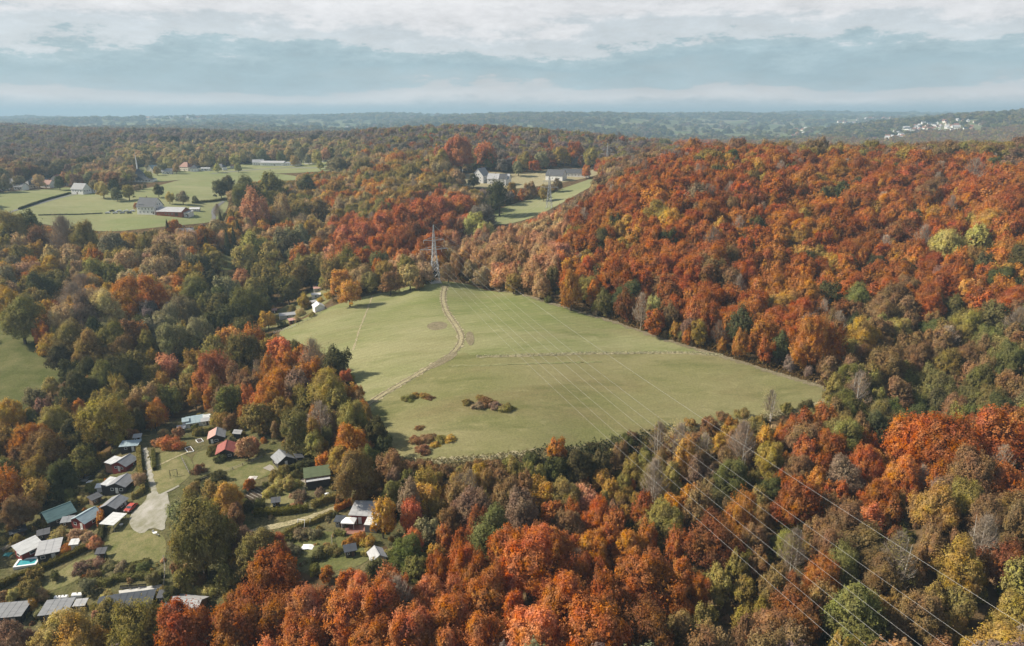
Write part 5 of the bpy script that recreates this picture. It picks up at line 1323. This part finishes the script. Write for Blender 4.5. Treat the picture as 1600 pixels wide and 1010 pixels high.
leafy('long_grass', 'bank of pale long grass across the middle of the meadow', None, [on_ground(*p)[:2] for p in pp("744,558 800,557 860,555 920,552 980,552 1040,551 1080,552 1130,556")], 2.0, .42, (.40, .37, .24), dens=12, size=.2, kind='stuff', core=False, ragged=.8)
leafy('long_grass', 'rough dry grass fringe along the lower meadow rim', None, [on_ground(*p)[:2] for p in pp("610,724 700,727 820,715 900,707 1000,685 1100,669 1200,654 1285,641")], 4.0, .9, (.17, .14, .07), dens=9, size=.26, kind='stuff', core=False, ragged=.9)
leafy('undergrowth', 'brushy fringe of saplings along the red wood edge', None, [on_ground(*p)[:2] for p in pp("750,443 830,461 900,482 960,498 1060,533 1140,555 1230,583 1300,606")], 4.0, 1.8, (.13, .08, .035), dens=7, size=.3, kind='stuff', core=False, ragged=1.0)
leafy('undergrowth', 'brown scrub along the pylon edge of the meadow', None, [on_ground(*p)[:2] for p in pp("520,474 560,464 600,453 645,444 670,440")], 4.0, 2.0, (.12, .085, .035), dens=7, size=.3, kind='stuff', core=False, ragged=1.0)
leafy('undergrowth', 'dark bramble bank below the meadow rim', None, [on_ground(*p)[:2] for p in pp("840,722 900,716 960,704 1000,696 1060,682")], 7.0, 2.2, (.045, .05, .025), dens=6, size=.3, kind='stuff', core=False, ragged=1.0)

# ------------------------------------------------------------------ things in the gardens
def at(px, py): return on_ground(px, py)
def slab_thing(name, label, cat, px, py, az, group=None):
    return thing(name, label, cat, at(px, py), math.radians(az), group)
def pool():
    t = slab_thing('swimming_pool', 'small turquoise pool with white rim beside the dark timber hut', 'pool', 43, 881, 14)
    r = MB(); L, W = 4.4, 2.6
    r.box(-L / 2 - .5, L / 2 + .5, -W / 2 - .5, -W / 2, -.3, .62).box(-L / 2 - .5, L / 2 + .5, W / 2, W / 2 + .5, -.3, .62).box(-L / 2 - .5, -L / 2, -W / 2, W / 2, -.3, .62).box(L / 2, L / 2 + .5, -W / 2, W / 2, -.3, .62)
    r.build('rim', M_WHITEP, t)
    MB().box(-L / 2, L / 2, -W / 2, W / 2, -.3, .45).build('water', M_WATER, t)
    l = MB()
    for s in (-.25, .25): l.tube((L / 2 + .1, s, .1), (L / 2 + .1, s, 1.4), .04)
    for k in range(3): l.tube((L / 2 + .1, -.25, .5 + .3 * k), (L / 2 + .1, .25, .5 + .3 * k), .03)
    l.build('ladder', M_STEEL, t)
pool()
def carport():
    t = slab_thing('carport', 'white flat-roofed carport on posts beside the gravel yard', 'carport', 179, 822, 84)
    for x in (-2.6, 2.6):
        for y in (-1.8, 1.8): MB().box(x - .07, x + .07, y - .07, y + .07, -.5, 2.15).build('post', M_WOODG, t)
    for k in range(5):
        x0 = -3 + 1.2 * k
        MB().prism([(-2.1, 2.18), (2.1, 2.36), (2.1, 2.44), (-2.1, 2.26)], 'x', x0 + .02, x0 + 1.18).build('panel', roofm('white'), t)
carport()
def car(px, py, az, col, label, group=None, small=False):
    x, y, z = at(px, py)
    t = thing('parked_car', label, 'car', (x, y, z + .12), math.radians(az), group)
    paint = plain('car_paint_%d' % (hash(col) % 9999), col, .28, .04, spec=.6)
    b = MB().prism([(-2.05, .35), (-2.08, .75), (-1.95, .95), (-1.15, 1.02), (1.7, 1.05), (2.05, .92), (2.08, .4)], 'y', -.85, .85)
    body = b.build('body', paint, t)
    MB().prism([(-1.15, 1.02), (-.45, 1.46), (1.1, 1.5), (1.85, 1.05)], 'y', -.74, .74).build('cabin', paint, t)
    if not small:
        for s in (-1, 1):
            y0, y1 = sorted((s * .74, s * .755))
            MB().prism([(-.95, 1.06), (-.42, 1.4), (.2, 1.42), (.2, 1.06)], 'y', y0, y1).build('side_window', M_GLASS, t)
            MB().prism([(.28, 1.06), (.28, 1.42), (1.0, 1.43), (1.55, 1.08)], 'y', y0, y1).build('side_window', M_GLASS, t)
        MB().quad((-1.13, -.66, 1.06), (-1.13, .66, 1.06), (-.5, .62, 1.45), (-.5, -.62, 1.45)).build('windscreen', M_GLASS, t)
        MB().quad((1.83, .66, 1.09), (1.83, -.66, 1.09), (1.14, -.62, 1.5), (1.14, .62, 1.5)).build('rear_window', M_GLASS, t)
        for s in (-.6, .6): MB().box(-2.12, -2.02, s - .18, s + .18, .68, .84).build('headlight', M_WHITEP, t)
        for s in (-.62, .62): MB().box(2.02, 2.12, s - .14, s + .14, .7, .9).build('tail_light', plain('tail_light', (.3, .01, .01), .3, .05), t)
    for wx in (-1.3, 1.3):
        for s in (-1, 1):
            w = MB().tube((wx, s * .68, .3), (wx, s * .88, .3), .33, .33, 14).build('wheel', M_DARKP, t)
            if not small: MB().tube((wx, s * .881, .3), (wx, s * .90, .3), .19, .19, 10).build('rim', M_STEEL, w)
car(205, 797, 84, (.42, .06, .035), 'red car parked beside the gabled hut on the gravel yard')
VEH = [(168, 334, 0, (.7, .7, .7)), (175, 331, 20, (.04, .04, .05)), (180, 334, 8, (.6, .62, .65)), (186, 331, 12, (.75, .75, .75)), (191, 334, 5, (.3, .32, .35)), (197, 331, 15, (.7, .7, .68)), (202, 334, 3, (.05, .06, .09)), (207, 331, 10, (.72, .72, .72))]
VN = ['white car', 'black car', 'silver car', 'white car', 'grey car', 'off-white car', 'dark blue car', 'white car']
for i, (px, py, az, c) in enumerate(VEH):
    car(px, py, az, c, f'{VN[i]} in the row beside the farmhouse, {ORD[i]} from the left', 'vehicles parked beside the farm', True)
def tank(px, py, label, L=1.3, W=1.1, h=1.2):
    t = slab_thing('water_tank', label, 'tank', px, py, 6, 'white water tanks behind the flat hut')
    n = 10; prof = [(math.cos(math.pi * k / n) * W / 2, .25 + (h - .25) * (.55 + .45 * math.sin(math.pi * k / n))) for k in range(n + 1)]
    MB().prism([(W / 2, .12), (prof[0][0], prof[0][1])] + prof[1:-1] + [(prof[-1][0], prof[-1][1]), (-W / 2, .12)], 'x', -L / 2, L / 2).build('tank_body', M_WHITEP, t)
    MB().box(-L / 2 - .05, L / 2 + .05, -W / 2 - .05, W / 2 + .05, -.1, .12).build('pallet', M_WOODG, t)
    MB().tube((0, 0, h - .02), (0, 0, h + .08), .16, .16, 10).build('lid', M_DARKP, t)
tank(91, 938, 'white rounded water tank, leftmost behind the flat hut'); tank(102, 937, 'white rounded water tank, middle one behind the flat hut'); tank(122, 934, 'long white water tank beside the brown shrubs', 2.4, 1.3, 1.3); tank(87, 945, 'small low white water tank nearest the flat hut roof', 1.0, .8, .7)
def bench(px, py, label, az=6, L=2.0):
    t = slab_thing('garden_bench', label, 'bench', px, py, az, 'dark garden benches')
    for k in range(3): MB().box(-L / 2, L / 2, -.28 + .2 * k, -.12 + .2 * k, .42, .47).build('slat', M_DARKP, t)
    for k in range(2): MB().box(-L / 2, L / 2, .30, .35, .55 + .2 * k, .70 + .2 * k).build('slat', M_DARKP, t)
    for x in (-L / 2 + .15, L / 2 - .15):
        MB().box(x - .05, x + .05, -.26, -.18, -.2, .42).build('leg', M_DARKP, t); MB().box(x - .05, x + .05, .24, .298, -.2, .95).build('leg', M_DARKP, t)
bench(194, 921, 'dark slatted bench at the left end of the terrace'); bench(208, 920, 'dark slatted bench in the middle of the terrace'); bench(222, 919, 'dark slatted bench at the right end of the terrace')
def deck(px, py, label, L, W, az, n, mat=None):
    t = slab_thing('wooden_deck', label, 'deck', px, py, az)
    for k in range(n):
        y0 = -W / 2 + W * k / n
        MB().box(-L / 2, L / 2, y0 + .03, y0 + W / n - .03, .12, .24).build('plank', mat or M_WOODG, t)
    for y in (-W / 2 + .2, W / 2 - .2):
        MB().box(-L / 2 + .1, L / 2 - .1, y - .05, y + .05, -.5, .117).build('joist', M_WOODG, t)
deck(422, 732, 'pale striped plank deck beside the grey gabled hut', 3.4, 2.6, -32, 7)
deck(480, 752, 'grey plank deck in front of the planted-roof hut', 4.0, 2.4, -38, 7)
deck(556, 826, 'red-brown plank terrace beside the white pavilion', 4.4, 3.0, -6, 8, plain('red_wood', (.2, .08, .06), .85, .25))
def pavilion():
    t = slab_thing('pavilion', 'white cloth garden pavilion beside the red hut', 'pavilion', 546, 824, -4)
    for x in (-1.6, 1.6):
        for y in (-1.3, 1.3): MB().tube((x, y, -.2), (x, y, 2.1), .06).build('post', M_WHITEP, t)
    c = [(-1.8, -1.5, 2.1), (1.8, -1.5, 2.1), (1.8, 1.5, 2.1), (-1.8, 1.5, 2.1)]; top = (0, 0, 2.75); mb = MB()
    for k in range(4):
        a, b = c[k], c[(k + 1) % 4]; mb.poly([a, b, top]); mb.quad((a[0], a[1], 1.85), (b[0], b[1], 1.85), b, a)
    mb.build('canopy', M_WHITEP, t)
pavilion()
def table_set(px, py, label, col=None):
    m = col or M_WHITEP
    t = slab_thing('garden_table', label, 'table', px, py, 15)
    MB().lathe([(.5, .70), (.52, .73), (.5, .75)], 14).build('table_top', m, t)
    for k in range(4):
        a = k * 1.571 + .6; MB().tube((.35 * math.cos(a), .35 * math.sin(a), -.1), (.15 * math.cos(a), .15 * math.sin(a), .7), .03).build('leg', m, t)
def chair(px, py, az, label, group='white garden chairs'):
    t = slab_thing('garden_chair', label, 'chair', px, py, az, group)
    MB().box(-.25, .25, -.25, .25, .42, .47).build('seat', M_WHITEP, t)
    MB().prism([(.22, .47), (.27, .47), (.36, .95), (.31, .95)], 'x', -.24, .24).build('backrest', M_WHITEP, t)
    for x in (-.21, .21):
        for y in (-.21, .21): MB().tube((x, y, -.1), (x, y, .42), .025).build('leg', M_WHITEP, t)
table_set(243, 836, 'small white table at the edge of the gravel yard')
chair(240, 834, 40, 'white plastic chair left of the yard table'); chair(247, 838, 200, 'white plastic chair right of the yard table')
table_set(190, 823, 'round grey table beside the carport', M_CONC)
def swing(px, py, label, az, mat, slide=False, h=2.3):
    t = slab_thing('swing_frame' if not slide else 'garden_slide', label, 'swing' if not slide else 'slide', px, py, az)
    for x in (-1.0, 1.0):
        for y in (-.8, .8): MB().tube((x, y, -.1), (x, 0, h), .06).build('leg', mat, t)
    MB().tube((-1.1, 0, h), (1.1, 0, h), .06).build('crossbar', mat, t)
    if slide:
        MB().prism([(-.4, 0), (-.25, 0), (.25, 0), (.4, 0), (.4, .18), (.33, .18), (.33, .06), (-.33, .06), (-.33, .18), (-.4, .18)], 'x', 0, 3.6).build('chute', plain('slide_red', (.45, .10, .10), .4, .1), t)
        c = t.children[-1]; c.location = (1.0, 0, h * .72); c.rotation_euler = (0, math.radians(24), 0)
    else:
        MB().box(-.25, .25, -.12, .12, .5, .55).build('seat', M_DARKP, t)
        for x in (-.22, .22): MB().tube((x, 0, .55), (x, 0, h), .015).build('rope', mat, t)
swing(272, 745, 'dark A-shaped swing frame on the large lawn', 20, M_DARKP)
swing(472, 824, 'white climbing frame with a red slide below the hedge', -12, M_WHITEP, True)
def barrel(px, py, label, mat, r=.45, h=.95):
    t = slab_thing('rain_barrel', label, 'barrel', px, py, 0)
    MB().lathe([(r * .85, -.1), (r, h * .25), (r * 1.03, h * .5), (r, h * .75), (r * .88, h)], 14).build('barrel_body', mat, t)
    MB().lathe([(r * .9, h + .003), (r * .9, h + .05), (r * .3, h + .08)], 14).build('lid', mat, t)
barrel(511, 778, 'white rain barrel at the end of the clipped hedge', M_WHITEP, .75, 1.2)
barrel(326, 655, 'white round tank beside the pale blue summer house', M_WHITEP, 1.0, 1.7)
barrel(128, 832, 'grey rain barrel beside the dark red hut', M_CONC)
barrel(150, 774, 'dark rain barrel below the tiny white shed', M_DARKP)
def tarp(px, py, L, W, label, mat):
    x, y, z = at(px, py); rng = np.random.default_rng(int(px)); n = 7
    gx, gy = np.meshgrid(np.linspace(-L / 2, L / 2, n), np.linspace(-W / 2, W / 2, n))
    bump = .45 * np.exp(-(gx ** 2 / (L * L * .12) + gy ** 2 / (W * W * .12))) + rng.uniform(0, .12, gx.shape)
    V = np.stack([gx + rng.uniform(-.12, .12, gx.shape), gy + rng.uniform(-.12, .12, gx.shape), bump], -1).reshape(-1, 3)
    i = (np.arange(n - 1)[:, None] * n + np.arange(n - 1)[None]).ravel()
    o = bpy.data.objects.new('tarpaulin', fast_mesh('tarpaulin', V, np.stack([i, i + 1, i + n + 1, i + n], 1), [mat])); COL.objects.link(o)
    o.location = (x, y, z + .2); tag(o, label, 'tarpaulin')
tarp(481, 856, 3.0, 2.0, 'crumpled white tarpaulin in the dark lower garden', M_WHITEP)
tarp(330, 752, 2.8, 1.4, 'grey plastic sheet between dark hedges', M_CONC)
tarp(12, 868, 2.0, 1.6, 'teal tarpaulin in the shade left of the pool', plain('teal_sheet', (.03, .22, .22), .6, .2))
tarp(395, 748, 2.6, 2.0, 'pale tarpaulin heap behind the vegetable beds', plain('pale_sheet', (.5, .46, .42), .8, .2))
tarp(132, 752, 2.8, 1.8, 'pale sheet over a heap among the dark garden plots', M_CONC)
tarp(142, 754, 2.2, 1.6, 'off-white sheet right of the grey one in the plots', M_WHITEP)
def beds():
    x, y, z = at(402, 772)
    t = thing('vegetable_bed', 'vegetable plot of dark parallel rows with board edging', 'vegetable bed', (x, y, z), math.radians(-36))
    soil = plain('bed_soil', (.06, .042, .026), .95, .3, 4)
    for k in range(6):
        y0 = -3.3 + 1.1 * k
        MB().prism([(y0 + .08, -.4), (y0 + .86, -.4), (y0 + .78, .28), (y0 + .16, .28)], 'x', -3.2, 3.2).build('soil_row', soil, t)
        MB().box(-3.3, 3.3, y0 + .92, y0 + 1.02, -.4, .34).build('board', M_WOODG, t)
beds()
def cold_frame(px, py, label, az, L=4.2):
    t = slab_thing('raised_bed', label, 'raised bed', px, py, az)
    for y in (-.9, .9): MB().box(-L / 2, L / 2, y - .06, y + .06, -.3, .4).build('board', M_WHITEP, t)
    for x in (-L / 2, L / 2): MB().box(x - .06, x + .06, -.835, .835, -.3, .398).build('board', M_WHITEP, t)
    MB().box(-L / 2 + .07, L / 2 - .07, -.83, .83, -.3, .28).build('soil', plain('bed_soil', (.06, .042, .026), .95, .3, 4), t)
cold_frame(296, 704, 'white-edged raised bed below the summer house', -52); cold_frame(312, 690, 'second white-edged bed beside the round bushes', -52, 3.0)
def pile(px, py, label, n, seed, mats, spread=2.0, ln=2.2):
    rng = random.Random(seed)
    t = slab_thing('timber_pile', label, 'timber pile', px, py, rng.uniform(0, 60))
    for k in range(n):
        a = rng.uniform(-.5, .5); l = ln * rng.uniform(.6, 1.2) / 2; ox, oy = rng.uniform(-spread, spread) * .6, rng.uniform(-spread, spread) * .4; zz = .1 + .12 * (k % 5)
        c, s = math.cos(a), math.sin(a)
        MB().tube((ox - c * l, oy - s * l, zz), (ox + c * l, oy + s * l, zz + rng.uniform(0, .25)), .09, .08, 4).build('beam', rng.choice(mats), t)
pile(168, 738, 'heap of brown timber beside the red walled hut', 14, 3, [M_WOODG, M_DOORB], 2.6, 3.0)
pile(138, 748, 'scrap heap of pale boards in the dark plots', 10, 5, [M_WOODG, M_CONC], 2.4, 1.8)
pile(20, 852, 'long poles stacked left of the glasshouse-roofed hut', 8, 6, [M_WOODG], 1.6, 5.0)
pile(305, 655, 'pale boards behind the summer house', 8, 9, [M_WOODG, M_WHITEP], 2.2, 2.2)
pile(500, 868, 'loose boards in the dark lower garden', 7, 12, [M_WOODG], 2.4, 1.6)
pile(452, 500, 'grey boards beside the weathered shed', 8, 14, [M_WOODG, M_CONC], 2.0, 2.2)
house('tool_shed', 'pale tin-roofed lean-to among the dark plots', 'shed', 126, 748, 2.6, 1.6, 1.6, .3, 30, 'grey', 'light', 'mono', doors=[('S', 0, .7, 1.4)])
house('tool_shed', 'small grey roof at the top of the dark plots', 'shed', 128, 742, 1.6, 1.4, 1.6, .3, 50, 'dark', 'light', 'mono', doors=[('S', 0, .7, 1.4)])
def fence(label, s, h=1.1, gap=2.2, mat=None):
    P = np.array([on_ground(*p)[:2] for p in pp(s)]); d = np.concatenate([[0], np.cumsum(np.hypot(*np.diff(P, axis=0).T))])
    n = max(2, int(d[-1] / gap)); S = np.linspace(0, d[-1], n + 1)
    C = np.stack([np.interp(S, d, P[:, 0]), np.interp(S, d, P[:, 1])], 1); Z = terrain(C[:, 0], C[:, 1])
    t = thing('garden_fence', label, 'fence', (float(C[0, 0]), float(C[0, 1]), float(Z[0])))
    o = (C[0, 0], C[0, 1], Z[0]); mat = mat or M_WOODG
    L = [(float(a - o[0]), float(b - o[1]), float(c - o[2])) for (a, b), c in zip(C, Z)]
    for p in L: MB().box(p[0] - .07, p[0] + .07, p[1] - .07, p[1] + .07, p[2] - .3, p[2] + h).build('post', mat, t)
    for a, b in zip(L[:-1], L[1:]):
        for k in (.45, .9): MB().tube((a[0], a[1], a[2] + h * k), (b[0], b[1], b[2] + h * k), .045, .045, 4).build('rail', mat, t)
fence('white post fence at the meadow corner', "428,522 440,518 452,514 462,510", 1.1, 2.2, M_WHITEP)
fence('dark post fence between gardens and upper meadow', "466,508 480,502 492,496 505,486 520,478", 1.1, 2.6)
fence('weathered fence beside the sunlit lawn', "256,874 258,890 258,905 256,918", 1.2, 1.8)
fence('post fence beside the swing lawn', "284,718 290,730 296,742", 1.1, 1.6)
fence('garden steps rail beside the hedge', "518,842 519,852 520,862", 1.0, 1.4)
fence('boundary fence of the long lawn', "315,752 345,742 380,728 410,716", 1.0, 3.0)

# ------------------------------------------------------------------ power line
def pylon(px, py, H, label, az, full=True):
    x, y, z = on_ground(px, py)
    t = thing('power_pylon', label, 'pylon', (x, y, z), az, 'lattice power pylons')
    k = H / 33.0
    def w(zz): return (2.6 * (1 - zz / 19.0) + .95 * (zz / 19.0)) if zz < 19 else max(.06, .95 * (33 - zz) / 14 + .06)
    lv = [0, 4.5, 8.6, 12.2, 15.4, 18.2, 20.4, 22.6, 24.8, 27.5, 30.2, 33]
    C = [(-1, -1), (1, -1), (1, 1), (-1, 1)]
    th = .16 if full else .15
    for cx, cy in C:
        mb = MB()
        for a, b in zip(lv[:-1], lv[1:]): mb.tube((cx * w(a) * k, cy * w(a) * k, (a - (.5 if a == 0 else 0)) * k), (cx * w(b) * k, cy * w(b) * k, b * k), th, th, 4)
        mb.build('leg', M_STEEL, t)
    mb = MB()
    for i, (a, b) in enumerate(zip(lv[:-1], lv[1:])):
        for j in range(4):
            p, q = C[j], C[(j + 1) % 4]
            A = [(c[0] * w(a) * k, c[1] * w(a) * k, a * k) for c in (p, q)]; B = [(c[0] * w(b) * k, c[1] * w(b) * k, b * k) for c in (p, q)]
            mb.tube(A[0], B[1], th * .6, th * .6, 3, caps=False); mb.tube(A[1], B[0], th * .6, th * .6, 3, caps=False)
            mb.tube(B[0], B[1], th * .6, th * .6, 3, caps=False)
    mb.build('bracing', M_STEEL, t)
    tips = []
    for zz, arm in ((19.0, 8.0), (24.2, 6.0)):
        for s in (-1, 1):
            m2 = MB()
            for cy in (-1, 1):
                m2.tube((s * w(zz) * k, cy * w(zz) * k, zz * k), (s * arm * k, 0, (zz + .25) * k), th * .8, th * .8, 4)
            m2.tube((s * w(zz) * k, 0, (zz + 1.7) * k), (s * arm * k, 0, (zz + .35) * k), th * .8, th * .8, 4)
            for q in range(1, 4):
                f = q / 4; m2.tube((s * (w(zz) + (arm - w(zz)) * f) * k, w(zz) * (1 - f) * k, zz * k), (s * (w(zz) + (arm - w(zz)) * (f - .2)) * k, -w(zz) * (1.2 - f) * k, zz * k), th * .5, th * .5, 3)
            ar = m2.build('crossarm', M_STEEL, t)
            for pos in ((arm, arm * .52) if zz < 20 else (arm,)):
                MB().lathe([(.05, (zz - 1.5) * k), (.17, (zz - 1.3) * k), (.06, (zz - 1.1) * k), (.17, (zz - .8) * k), (.06, (zz - .6) * k), (.17, (zz - .3) * k), (.05, (zz + .2) * k)], 8, c=(s * pos * k, 0)).build('insulator', M_CONC, ar)
                tips.append((s * pos * k, 0, (zz - 1.5) * k))
    MB().box(-3.2 * k, 3.2 * k, -3.2 * k, 3.2 * k, -.9, .12).build('footing', M_CONC, t) if full else None
    tips.append((0, 0, 33 * k))
    Mx = Matrix.Translation((x, y, z)) @ Matrix.Rotation(az, 4, 'Z')
    return (x, y, z), [Mx @ Vector(p) for p in tips]
P1 = on_ground(680, 441); P2 = on_ground(858, 326); P3 = on_ground(948, 264)
END = (66.0, 83.0)
dirv = (END[0] - P1[0], END[1] - P1[1]); azl = math.atan2(dirv[1], dirv[0]) + math.pi / 2
_, T1 = pylon(680, 441, 33, 'grey lattice power pylon at the top of the meadow', azl)
a2 = math.atan2(P1[1] - P2[1], P1[0] - P2[0]) + math.pi / 2
_, T2 = pylon(858, 326, 33, 'distant lattice pylon on the sloping field', a2, False)
a3 = math.atan2(P2[1] - P3[1], P2[0] - P3[0]) + math.pi / 2
_, T3 = pylon(948, 264, 31, 'farthest lattice pylon beyond the crest houses', a3, False)
M_WIRE = plain('aluminium_wire', (.40, .39, .37), .5, .05, metal=.2)
def wire(a, b, sag, r, label, n=60):
    a, b = Vector(a), Vector(b)
    pts = [a.lerp(b, i / n) - Vector((0, 0, 4 * sag * (i / n) * (1 - i / n))) for i in range(n + 1)]
    V, F = [], []
    for i, p in enumerate(pts):
        d = (pts[min(i + 1, n)] - pts[max(i - 1, 0)]).normalized(); u = d.cross(Vector((0, 0, 1))).normalized(); v = u.cross(d)
        for k in range(5):
            t = 2 * math.pi * k / 5; V.append(tuple(p + r * (math.cos(t) * u + math.sin(t) * v)))
    for i in range(n):
        for k in range(5): F.append((i * 5 + k, i * 5 + (k + 1) % 5, i * 5 + 5 + (k + 1) % 5, i * 5 + 5 + k))
    o = bpy.data.objects.new('power_line_wire', fast_mesh('power_line_wire', V, F, [M_WIRE])); COL.objects.link(o)
    tag(o, label, 'power line', 'overhead power line wires')
# the next support stands behind the viewer
d2 = Vector((dirv[0], dirv[1], 0)).normalized(); SPAN = 520.0
order = sorted(range(7), key=lambda i: (T1[i] - T1[6]).dot(Vector((math.cos(azl), math.sin(azl), 0))))
for rank, i in enumerate(order):
    nm = 'topmost earth wire running from the pylon peak towards the camera' if i == 6 else f'power wire from the near pylon over the wood, {ORD[rank if rank < order.index(6) else rank - 1]} from the left'
    q = Vector(T1[i]) + d2 * SPAN; q.z += 4.0
    wire(T1[i], q, 9.0 if i == 6 else 11.0, .018, nm, 110)
    wire(T1[i], T2[i], 6.0, .03, f'faint wire between the two nearer pylons, {ORD[rank]} from the left', 30)
    wire(T2[i], T3[i], 5.0, .03, f'faint wire between the two farther pylons, {ORD[rank]} from the left', 24)

# ------------------------------------------------------------------ far towns
def far_town(label, group, polys, n, seed):
    rng = random.Random(seed)
    meshes = []
    for wc, rc in (('white', 'tile'), ('white', 'slate'), ('cream', 'tile'), ('white', 'light')):
        mb = MB(); L, W, h, r = 1.0, .72, .42, .34
        mb.prism([(-W / 2, -.5), (W / 2, -.5), (W / 2, h), (0, h + r), (-W / 2, h)], 'x', -L / 2, L / 2, 0)
        for s in (-1, 1):
            a, b = (s * (W / 2 + .05), h - .04), (0, h + r + .02)
            mb.prism([a, b, (b[0], b[1] + .05), (a[0], a[1] + .05)], 'x', -L / 2 - .04, L / 2 + .04, 1)
        for k in (-.3, 0, .3): mb.box(k - .07, k + .07, -W / 2 - .02, -W / 2, .12, .3, 2)
        meshes.append(mb.mesh('house', [wallm(wc), roofm(rc), M_GLASS]))
    k = 0
    while k < n:
        (x0, x1, Y0, Y1) = rng.choice(polys)
        Y = rng.uniform(Y0, Y1); px = rng.uniform(x0, x1); X = (px - 800) / FPX * Y * CP
        o = bpy.data.objects.new('house', rng.choice(meshes)); COL.objects.link(o)
        s = rng.uniform(9, 16) * (Y0 / 3000 if Y0 > 4500 else 1)
        o.location = (X, Y, tz(X, Y)); o.rotation_euler = (0, 0, rng.uniform(-.6, .6) + rng.choice((0, 1.57))); o.scale = (s * rng.uniform(.9, 1.6), s, s)
        tag(o, label, 'house', group); k += 1
far_town('small pale house in the hazy town on the far hillside right of the crest', 'houses of the hillside town', [(1390, 1535, 2650, 3100), (1420, 1500, 2800, 3200), (1340, 1540, 2500, 2700)], 170, 3)
far_town('tiny pale house in the hazy valley settlement', 'houses in the far valley', [(1190, 1290, 3000, 3500), (1240, 1340, 4000, 4600), (1300, 1400, 5200, 6000)], 70, 4)
far_town('tiny white house on the hazy hills above the village', 'houses on the far left hills', [(420, 560, 3600, 4600), (230, 330, 5200, 6000), (690, 830, 3600, 4300)], 80, 5)

# ------------------------------------------------------------------ the air
def make_haze():
    m, nt, N, L, out = node_mat('haze_air')
    v = N.new('ShaderNodeVolumePrincipled')
    v.inputs['Color'].default_value = (.37, .54, .69, 1)
    v.inputs['Density'].default_value = 1.55e-4
    v.inputs['Anisotropy'].default_value = .1
    L.new(v.outputs[0], out.inputs['Volume'])
    mb = MB().box(-29000, 29000, -900, 16500, -160, 190)
    o = mb.build('haze', m)
    tag(o, 'thin blue autumn haze over the whole landscape', None, kind='stuff')
make_haze()
